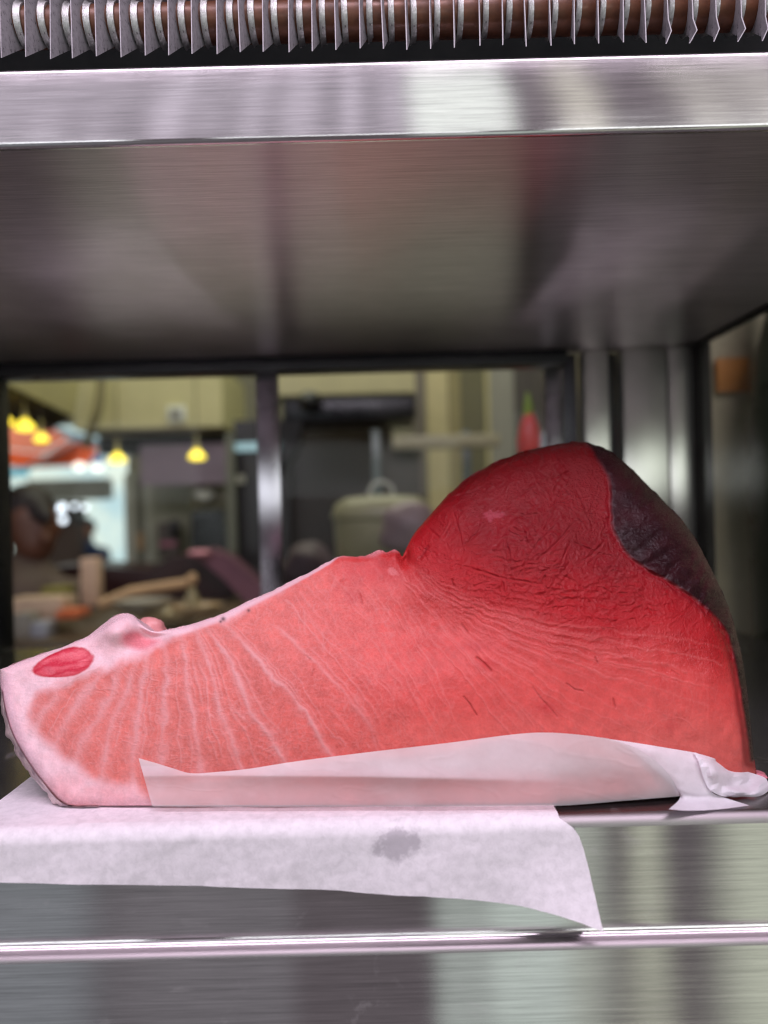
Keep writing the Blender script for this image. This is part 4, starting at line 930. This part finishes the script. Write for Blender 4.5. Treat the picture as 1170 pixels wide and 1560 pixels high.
# --- left door: partition and fittings
gw = S('grey_white', (196, 196, 178), rough=0.55, var=0.1); gg = S('grey_green', (120, 118, 100), rough=0.55, var=0.12)
for r, lb, m in (((190, 206, 722, 868), 'pale grey column at the right of the street opening', gw), ((207, 219, 724, 868), 'thin grey green column beside the pale grey column', gg), ((220, 231, 724, 868), 'narrow white column left of the pale partition', gw)):
    top(pb('column', r, 3.75, 0.08, m), lb, 'column')
top(pb('partition', (232, 290, 738, 860), 3.6, 0.05, S('partition_paint', (176, 176, 152), rough=0.6)), 'pale olive partition behind the dark maroon counter', 'partition')
dp = empty('drinks_machine', P(255, 850, 3.4), 'small black and pink machine in front of the pale partition', 'machine')
pb('body', (240, 271, 796, 852), 3.4, 0.1, S('machine_grey', (104, 96, 88), rough=0.4), dp, 0.006); pb('head', (258, 271, 792, 818), 3.37, 0.02, S('machine_black', (22, 20, 22), rough=0.3), dp, 0.004); pb('label_strip', (243, 268, 825, 832), 3.385, 0.006, S('machine_pink', (196, 120, 140), rough=0.4), dp)
top(pb('tag', (208, 218, 812, 838), 3.7, 0.01, S('tan_card', (196, 160, 116))), 'tan card fixed to the thin grey green column', 'card')
fr_ = empty('oven', P(318, 850, 3.3), 'oven with dark sloping door and olive hood at the right of the left pane', 'oven')
pb('hood', (290, 348, 738, 778), 3.3, 0.25, S('olive_hood', (126, 122, 92), rough=0.5), fr_, 0.01)
MB().prism([P(291, 778, 3.3), P(340, 776, 3.3), P(350, 852, 3.3), P(291, 852, 3.3)], 0.2).build('door', S('oven_black', (30, 32, 30), rough=0.25), fr_, smooth=False)
top(MB().blob(P(311, 755, 3.25), 0.042, 0.03, 0.026, 3, 0.1).build('bowl', S('white_bowl', (222, 224, 206), rough=0.3)), 'white bowl glinting in front of the olive oven hood', 'bowl')
top(pb('post', (346, 358, 660, 905), 2.9, 0.04, S('post_green', (110, 112, 94), rough=0.4)), 'thin grey green post right of the oven', 'post')
cab = empty('dark_cabinet', P(378, 900, 3.0), 'tall dark cabinet just left of the door stile', 'cabinet')
pb('carcass', (359, 440, 640, 905), 3.0, 0.3, S('cab_dark', (40, 36, 36), rough=0.35), cab); pb('glowing_strip', (353, 442, 674, 686), 2.97, 0.02, S('pale_blue_strip', (170, 205, 215), rough=0.4, emit=0.35), cab); pb('shelf_lip', (350, 372, 724, 736), 2.96, 0.02, gw, cab)  # pale blue strip brightened by an added glow, not a lamp
mar = S('maroon_front', (52, 22, 24), rough=0.4)
ct = empty('maroon_counter', P(200, 905, 2.7), 'dark maroon counter running behind the cutting boards', 'counter')
MB().prism([P(56, 866, 2.7), P(122, 862, 2.7), P(225, 868, 2.7), P(262, 848, 2.7), P(300, 846, 2.7), P(352, 892, 2.7), P(352, 912, 2.7), P(56, 912, 2.7)], 0.3).build('front', mar, ct, smooth=False)
top(MB().prism([P(286, 842, 2.6), P(318, 836, 2.6), P(350, 850, 2.55), P(412, 905, 2.5), P(386, 930, 2.5), P(338, 880, 2.55), P(300, 850, 2.6)], 0.12).build('purple_cover', S('purple_cover', (118, 78, 92), rough=0.5)), 'purple sloping cover right of the maroon counter', 'cover')
top(MB().blob(P(303, 842, 2.55), 0.04, 0.03, 0.011, 5, 0.08).build('towel', S('pink_towel', (228, 158, 172), rough=0.7)), 'pink folded towel on top of the purple cover', 'towel')
wt = empty('worktable', P(180, 980, 1.9), 'low wooden worktable top behind the tuna belly', 'table')
tb = S('worktop', (96, 78, 60), rough=0.4, var=0.3)
a0, a1 = P(0, 960, 1.9), P(390, 925, 2.3)
MB().box(a0[0] - 0.2, a1[0] + 0.05, 1.40, 2.25, -0.155, -0.122, 0.005).build('top', tb, wt)
for x_, y_ in ((a0[0] - 0.15, 1.5), (a1[0], 1.5), (a0[0] - 0.15, 2.2), (a1[0], 2.2)): MB().box(x_, x_ + 0.05, y_, y_ + 0.05, -0.9, -0.1555, 0.004).build('leg', S('table_leg', (70, 60, 52)), wt)
def on_table(name, px0, px1, py0, py1, D, depth, m, label, cat, bev=0.004):
    o = MB().pxbox(px0, px1, py0, py1, D, depth, bev).build(name, m); return top(o, label, cat)
on_table('upright_block', 122, 148, 850, 922, 2.15, 0.05, S('peach_block', (214, 180, 152)), 'upright peach coloured block standing on the worktable', 'block')
on_table('cutting_block', 8, 95, 912, 948, 1.95, 0.10, S('cream_block', (206, 176, 150)), 'thick cream cutting block with pink top at far left', 'cutting board')
on_table('tray', 84, 120, 930, 943, 1.9, 0.08, S('orange_tray', (214, 108, 62)), 'small orange tray right of the thick cutting block', 'tray')
on_table('box', 62, 98, 895, 912, 2.2, 0.08, S('olive_box', (134, 126, 56)), 'olive yellow box behind the thick cutting block', 'box')
on_table('tub', 20, 46, 935, 975, 1.86, 0.06, S('grey_tub', (150, 142, 132)), 'grey tub in front of the thick cutting block', 'tub')
on_table('tub', 46, 72, 948, 975, 1.86, 0.06, S('steel_tub', (168, 168, 178), rough=0.3), 'low silvery tub right of the grey tub', 'tub')
mal = empty('wooden_mallet', P(240, 905, 2.0), 'long wooden handle with round knob lying over the trays', 'mallet')
wd = S('pale_wood', (196, 158, 118), rough=0.5, var=0.2)
MB().tube([P(150, 922, 2.0), P(200, 902, 2.05), P(286, 888, 2.1)], [0.014, 0.016, 0.014], 12).build('handle', wd, mal); MB().blob(P(292, 883, 2.1), 0.016, 0.016, 0.018, 2, 0.05).build('knob', wd, mal)
for k, (px, py, rx, lb) in enumerate(((218, 918, 44, 'oval steel tray under the wooden handle'), (262, 934, 50, 'shallow beige dish nearest the tuna belly'), (300, 925, 40, 'beige dish under the round wooden knob'))):
    c = P(px, py, 1.95); r = rx * 1.95 / F
    top(MB().lathe(c, [(r * .7, -0.018), (r * .9, -0.006), (r, 0.006), (r * .96, 0.007), (r * .82, -0.002), (r * .3, -0.006)], 28).build('dish', S('dish_%d' % k, ((150, 140, 128), (186, 164, 130), (176, 148, 116))[k], rough=0.35)), lb, 'dish')
bt = empty('seasoning_bottle', P(292, 930, 1.93), 'short cream bottle standing below the wooden knob', 'bottle')
c = P(293, 925, 1.93); MB().lathe((c[0], c[1], c[2] - 0.02), [(0.016, 0), (0.018, 0.01), (0.018, 0.045), (0.009, 0.06), (0.009, 0.07)], 16).build('body', S('cream_bottle', (176, 160, 120), rough=0.3), bt)

# --- right door
top(pb('header_beam', (405, 632, 545, 600), 2.6, 0.2, cream), 'cream header beam across the top of the right pane', 'beam')
rh = empty('range_hood', P(530, 640, 2.5), 'black range hood under the cream header beam', 'range hood')
pb('canopy', (430, 634, 603, 640), 2.5, 0.3, S('hood_black', (14, 14, 20), rough=0.3), rh, 0.01); MB().blob(P(472, 612, 2.47), 0.038, 0.04, 0.034, 6, 0.1).build('motor', S('hood_motor', (16, 15, 18), rough=0.4), rh)
top(MB().prism([P(426, 640, 2.45), P(462, 640, 2.45), P(448, 690, 2.45), P(426, 720, 2.45)], 0.1).build('dark_drape', S('dark_drape', (18, 16, 18), rough=0.7)), 'dark drape beside the stile under the range hood', 'drape')
top(pb('brown_panel', (428, 600, 640, 905), 3.1, 0.06, S('brown_splash', (44, 35, 27), rough=0.4, var=0.3, scale=5)), 'brown splash panel under the black range hood', 'panel')
cols = [((632, 650), (116, 108, 96), 'grey brown column right of the black range hood'), ((652, 686), (196, 184, 138), 'cream column behind the white shelf rail'), ((688, 704), (150, 140, 96), 'narrow olive column right of the cream column'), ((705, 742), (104, 100, 70), 'wide olive column in the middle of the right pane'), ((743, 748), (196, 186, 132), 'thin cream strip between the olive and grey columns'), ((749, 786), (144, 142, 128), 'pale grey column left of the red pepper'), ((787, 850), (72, 66, 58), 'dark brown column behind the red pepper')]
for (x0, x1), c, lb in cols: top(pb('column', (x0, x1, 540, 900), 3.2, 0.08, S('column_%d' % x0, c, rough=0.6, var=0.12)), lb, 'column')
gs = empty('glass_shelf', P(660, 760, 2.4), 'white shelf rail on two pale blue uprights in the right pane', 'shelf')
pb('rail', (598, 762, 662, 682), 2.4, 0.05, S('white_rail', (168, 162, 130), rough=0.4), gs, 0.004)
for x0 in (568, 706): pb('upright', (x0, x0 + 12, 655, 800), 2.42, 0.02, S('pale_upright', (104, 116, 112), rough=0.3), gs, 0.003)
pb('back_board', (582, 640, 684, 770), 2.5, 0.02, S('shelf_back', (70, 66, 54), rough=0.4), gs)
pc = empty('prep_counter', (0.12, 1.45, -0.9), 'steel prep counter standing behind the right pane under the cream tub', 'counter')
MB().box(-0.26, 0.52, 1.08, 1.72, -0.060, -0.0275, 0.004).build('top', S('counter_steel', (120, 118, 112), rough=0.35), pc)
MB().box(-0.24, 0.50, 1.12, 1.70, -0.9, -0.0605).build('cabinet', S('counter_body', (60, 54, 50), rough=0.5), pc, smooth=False)
rc = empty('rice_tub', P(580, 850, 1.75), 'large cream tub with rounded lid behind the tuna', 'tub')
c = P(582, 800, 1.75); c = (c[0], c[1], c[2]); crm = S('cream_plastic', (150, 147, 118), rough=0.4, var=0.08)
MB().lathe((c[0], c[1] + 0.1, c[2]), [(0.095, -0.16), (0.108, -0.15), (0.116, 0.012), (0.112, 0.016)], 36).build('body', crm, rc)
MB().lathe((c[0], c[1] + 0.1, c[2]), [(0.120, 0.016), (0.122, 0.024), (0.110, 0.052), (0.085, 0.066), (0.03, 0.070)], 36).build('lid', crm, rc)
hp = [(c[0] + 0.028 * math.cos(t), c[1] + 0.06, c[2] + 0.072 + 0.03 * math.sin(t)) for t in [math.pi * k / 10 for k in range(11)]]
MB().tube(hp, 0.004, 8).build('handle', S('handle_grey', (190, 192, 180), rough=0.3), rc)
pl = S('lavender_bag', (150, 130, 134), rough=0.45, var=0.15)
top(MB().blob(P(626, 806, 1.62), 0.065, 0.05, 0.06, 7, 0.14).build('bag', pl), 'lavender grey bag leaning on the cream tub', 'bag')
top(MB().blob(P(470, 865, 1.62), 0.062, 0.06, 0.050, 8, 0.16).build('cloth', S('purple_cloth', (84, 66, 74), rough=0.7, var=0.2)), 'purple cloth heap right of the door stile', 'cloth')
top(MB().blob(P(712, 800, 1.7), 0.04, 0.04, 0.055, 9, 0.14).build('packet', S('peach_packet', (196, 180, 150), rough=0.5)), 'peach packet behind the left slope of the red lobe', 'packet')
pp = empty('red_pepper', P(806, 690, 1.5), 'red pepper shaped lantern with green tip behind the right pane', 'lantern')
c = P(806, 650, 1.5)
MB().lathe((c[0], c[1], c[2]), [(0.012, -0.075), (0.022, -0.06), (0.024, -0.03), (0.018, 0.0), (0.009, 0.025)], 18).build('body', S('pepper_red', (206, 42, 40), rough=0.35), pp)
MB().tube([(c[0], c[1], c[2] + 0.06), (c[0], c[1], 1.8)], 0.0012, 6).build('cord', S('lantern_cord', (60, 50, 44)), pp)
MB().lathe((c[0] - 0.001, c[1], c[2] + 0.022), [(0.0095, 0), (0.008, 0.02), (0.003, 0.045)], 14).build('tip', S('pepper_green', (120, 150, 30), rough=0.4), pp)
top(MB().blob(P(834, 682, 1.5), 0.026, 0.02, 0.032, 10, 0.12).build('bag', S('pale_blue_bag', (176, 204, 206), rough=0.4)), 'pale blue bag below the red lantern at the pane edge', 'bag')

# --- people (far behind the glass)
def body(name, parts, m, parent, vox):
    """limbs given as chains of (point, radius): one continuous remeshed figure"""
    bm = bmesh.new()
    for chain in parts:
        for (p, r), (q, r2) in zip(chain[:-1], chain[1:]):
            p, q = Vector(p), Vector(q); n = max(2, int((q - p).length / (min(r, r2) * 0.35)))
            for k in range(n + 1):
                t = k / n; bmesh.ops.create_icosphere(bm, subdivisions=2, radius=r + (r2 - r) * t, matrix=Matrix.Translation(p.lerp(q, t)))
    me = bpy.data.meshes.new('raw'); bm.to_mesh(me); bm.free()
    o = bpy.data.objects.new('raw', me); COL.objects.link(o)
    md = o.modifiers.new('r', 'REMESH'); md.mode = 'VOXEL'; md.voxel_size = vox; md.use_smooth_shade = True
    ms = o.modifiers.new('s', 'SMOOTH'); ms.iterations = 6; ms.factor = 0.5
    dg = bpy.context.evaluated_depsgraph_get(); me2 = bpy.data.meshes.new_from_object(o.evaluated_get(dg)); bpy.data.objects.remove(o); me2.name = name
    return link(name, me2, m, parent)
def person(base_px, D, H, label, shirt, hair, skin, lean, face_dir, cap=False):
    hx, hy, hz = P(base_px[0], base_px[1], D)          # centre of the head
    hr = H / 7.5 / 2
    foot = hz + hr - H
    t = empty('person', (hx, hy, foot), label, 'person', 'people behind the glass')
    sx = H * 0.115; sh = hz - hr * 1.75; hip = foot + H * 0.52
    ox, oy = lean
    ch = lambda *a: list(a)
    tor = [ch(((hx - ox, hy - oy, hip), H * .085), ((hx - ox * .5, hy - oy * .5, (hip + sh) / 2), H * .088), ((hx - ox * .2, hy - oy * .2, sh - .03), H * .08)),
           ch(((hx - ox * .2 - sx, hy - oy * .2, sh - .03), H * .036), ((hx - ox * .2 + sx, hy - oy * .2, sh - .03), H * .036)),
           ch(((hx - ox * .2, hy, sh), H * .035), ((hx, hy, hz - hr * .6), H * .032))]
    for s_ in (-1, 1):
        ex, ey, ez = hx + s_ * sx * 1.35, hy + face_dir[1] * 0.10, sh - H * .19
        tor.append(ch(((hx - ox * .2 + s_ * sx, hy, sh - .03), H * .036), ((ex, ey, ez), H * .027), ((hx + s_ * sx * .7 + face_dir[0] * .2, hy + face_dir[1] * .30, ez - H * .04), H * .020)))
        tor.append(ch(((hx - ox + s_ * .08, hy - oy, hip), H * .062), ((hx - ox + s_ * .09, hy - oy, foot + H * .27), H * .038), ((hx - ox + s_ * .09, hy - oy, foot + .05), H * .026), ((hx - ox + s_ * .09, hy - oy + face_dir[1] * .10, foot + .03), H * .02)))
    body('body', tor, shirt, t, 0.018)
    f = Vector((face_dir[0], face_dir[1], -0.25)).normalized()
    hc = Vector((hx, hy, hz))
    body('head', [ch((hc + Vector((0, 0, hr * .15)), hr * .80), (hc + f * hr * .25 - Vector((0, 0, hr * .45)), hr * .58)), ch((hc + f * hr * .78 + Vector((0, 0, hr * .05)), hr * .12), (hc + f * hr * .98 - Vector((0, 0, hr * .18)), hr * .15)),
         ch((hc + Vector((-hr * .78, 0, -hr * .05)), hr * .14), (hc + Vector((-hr * .80, 0, -hr * .25)), hr * .11)), ch((hc + Vector((hr * .78, 0, -hr * .05)), hr * .14), (hc + Vector((hr * .80, 0, -hr * .25)), hr * .11))], skin, t, 0.009)
    body('cap' if cap else 'hair', [ch((hc - f * hr * .18 + Vector((0, 0, hr * .30)), hr * .86), (hc - f * hr * .12 + Vector((0, 0, hr * .42)), hr * .80))] + ([ch((hc + f * hr * .5 + Vector((0, 0, hr * .55)), hr * .4), (hc + f * hr * 1.1 + Vector((0, 0, hr * .42)), hr * .16))] if cap else [ch((hc - f * hr * .45, ), ) for _ in ()]), hair, t, 0.012)
    return t
skn = S('skin_tone', (96, 58, 42), rough=0.5, var=0.1)
person((46, 800), 2.45, 1.66, 'person in dark clothes and dark maroon cap bending at the far left', S('dark_shirt', (92, 76, 66), rough=0.7), S('maroon_cap', (26, 12, 15), rough=0.6), skn, (0.10, 0.0), (0.75, -0.65), True)
person((131, 808), 7.0, 1.45, 'small person with dark hair and navy top out in the street', S('navy_shirt', (36, 48, 78), rough=0.7), S('black_hair', (30, 26, 28), rough=0.5), S('skin_far', (160, 112, 88)), (0.0, 0.0), (-0.3, -0.9))
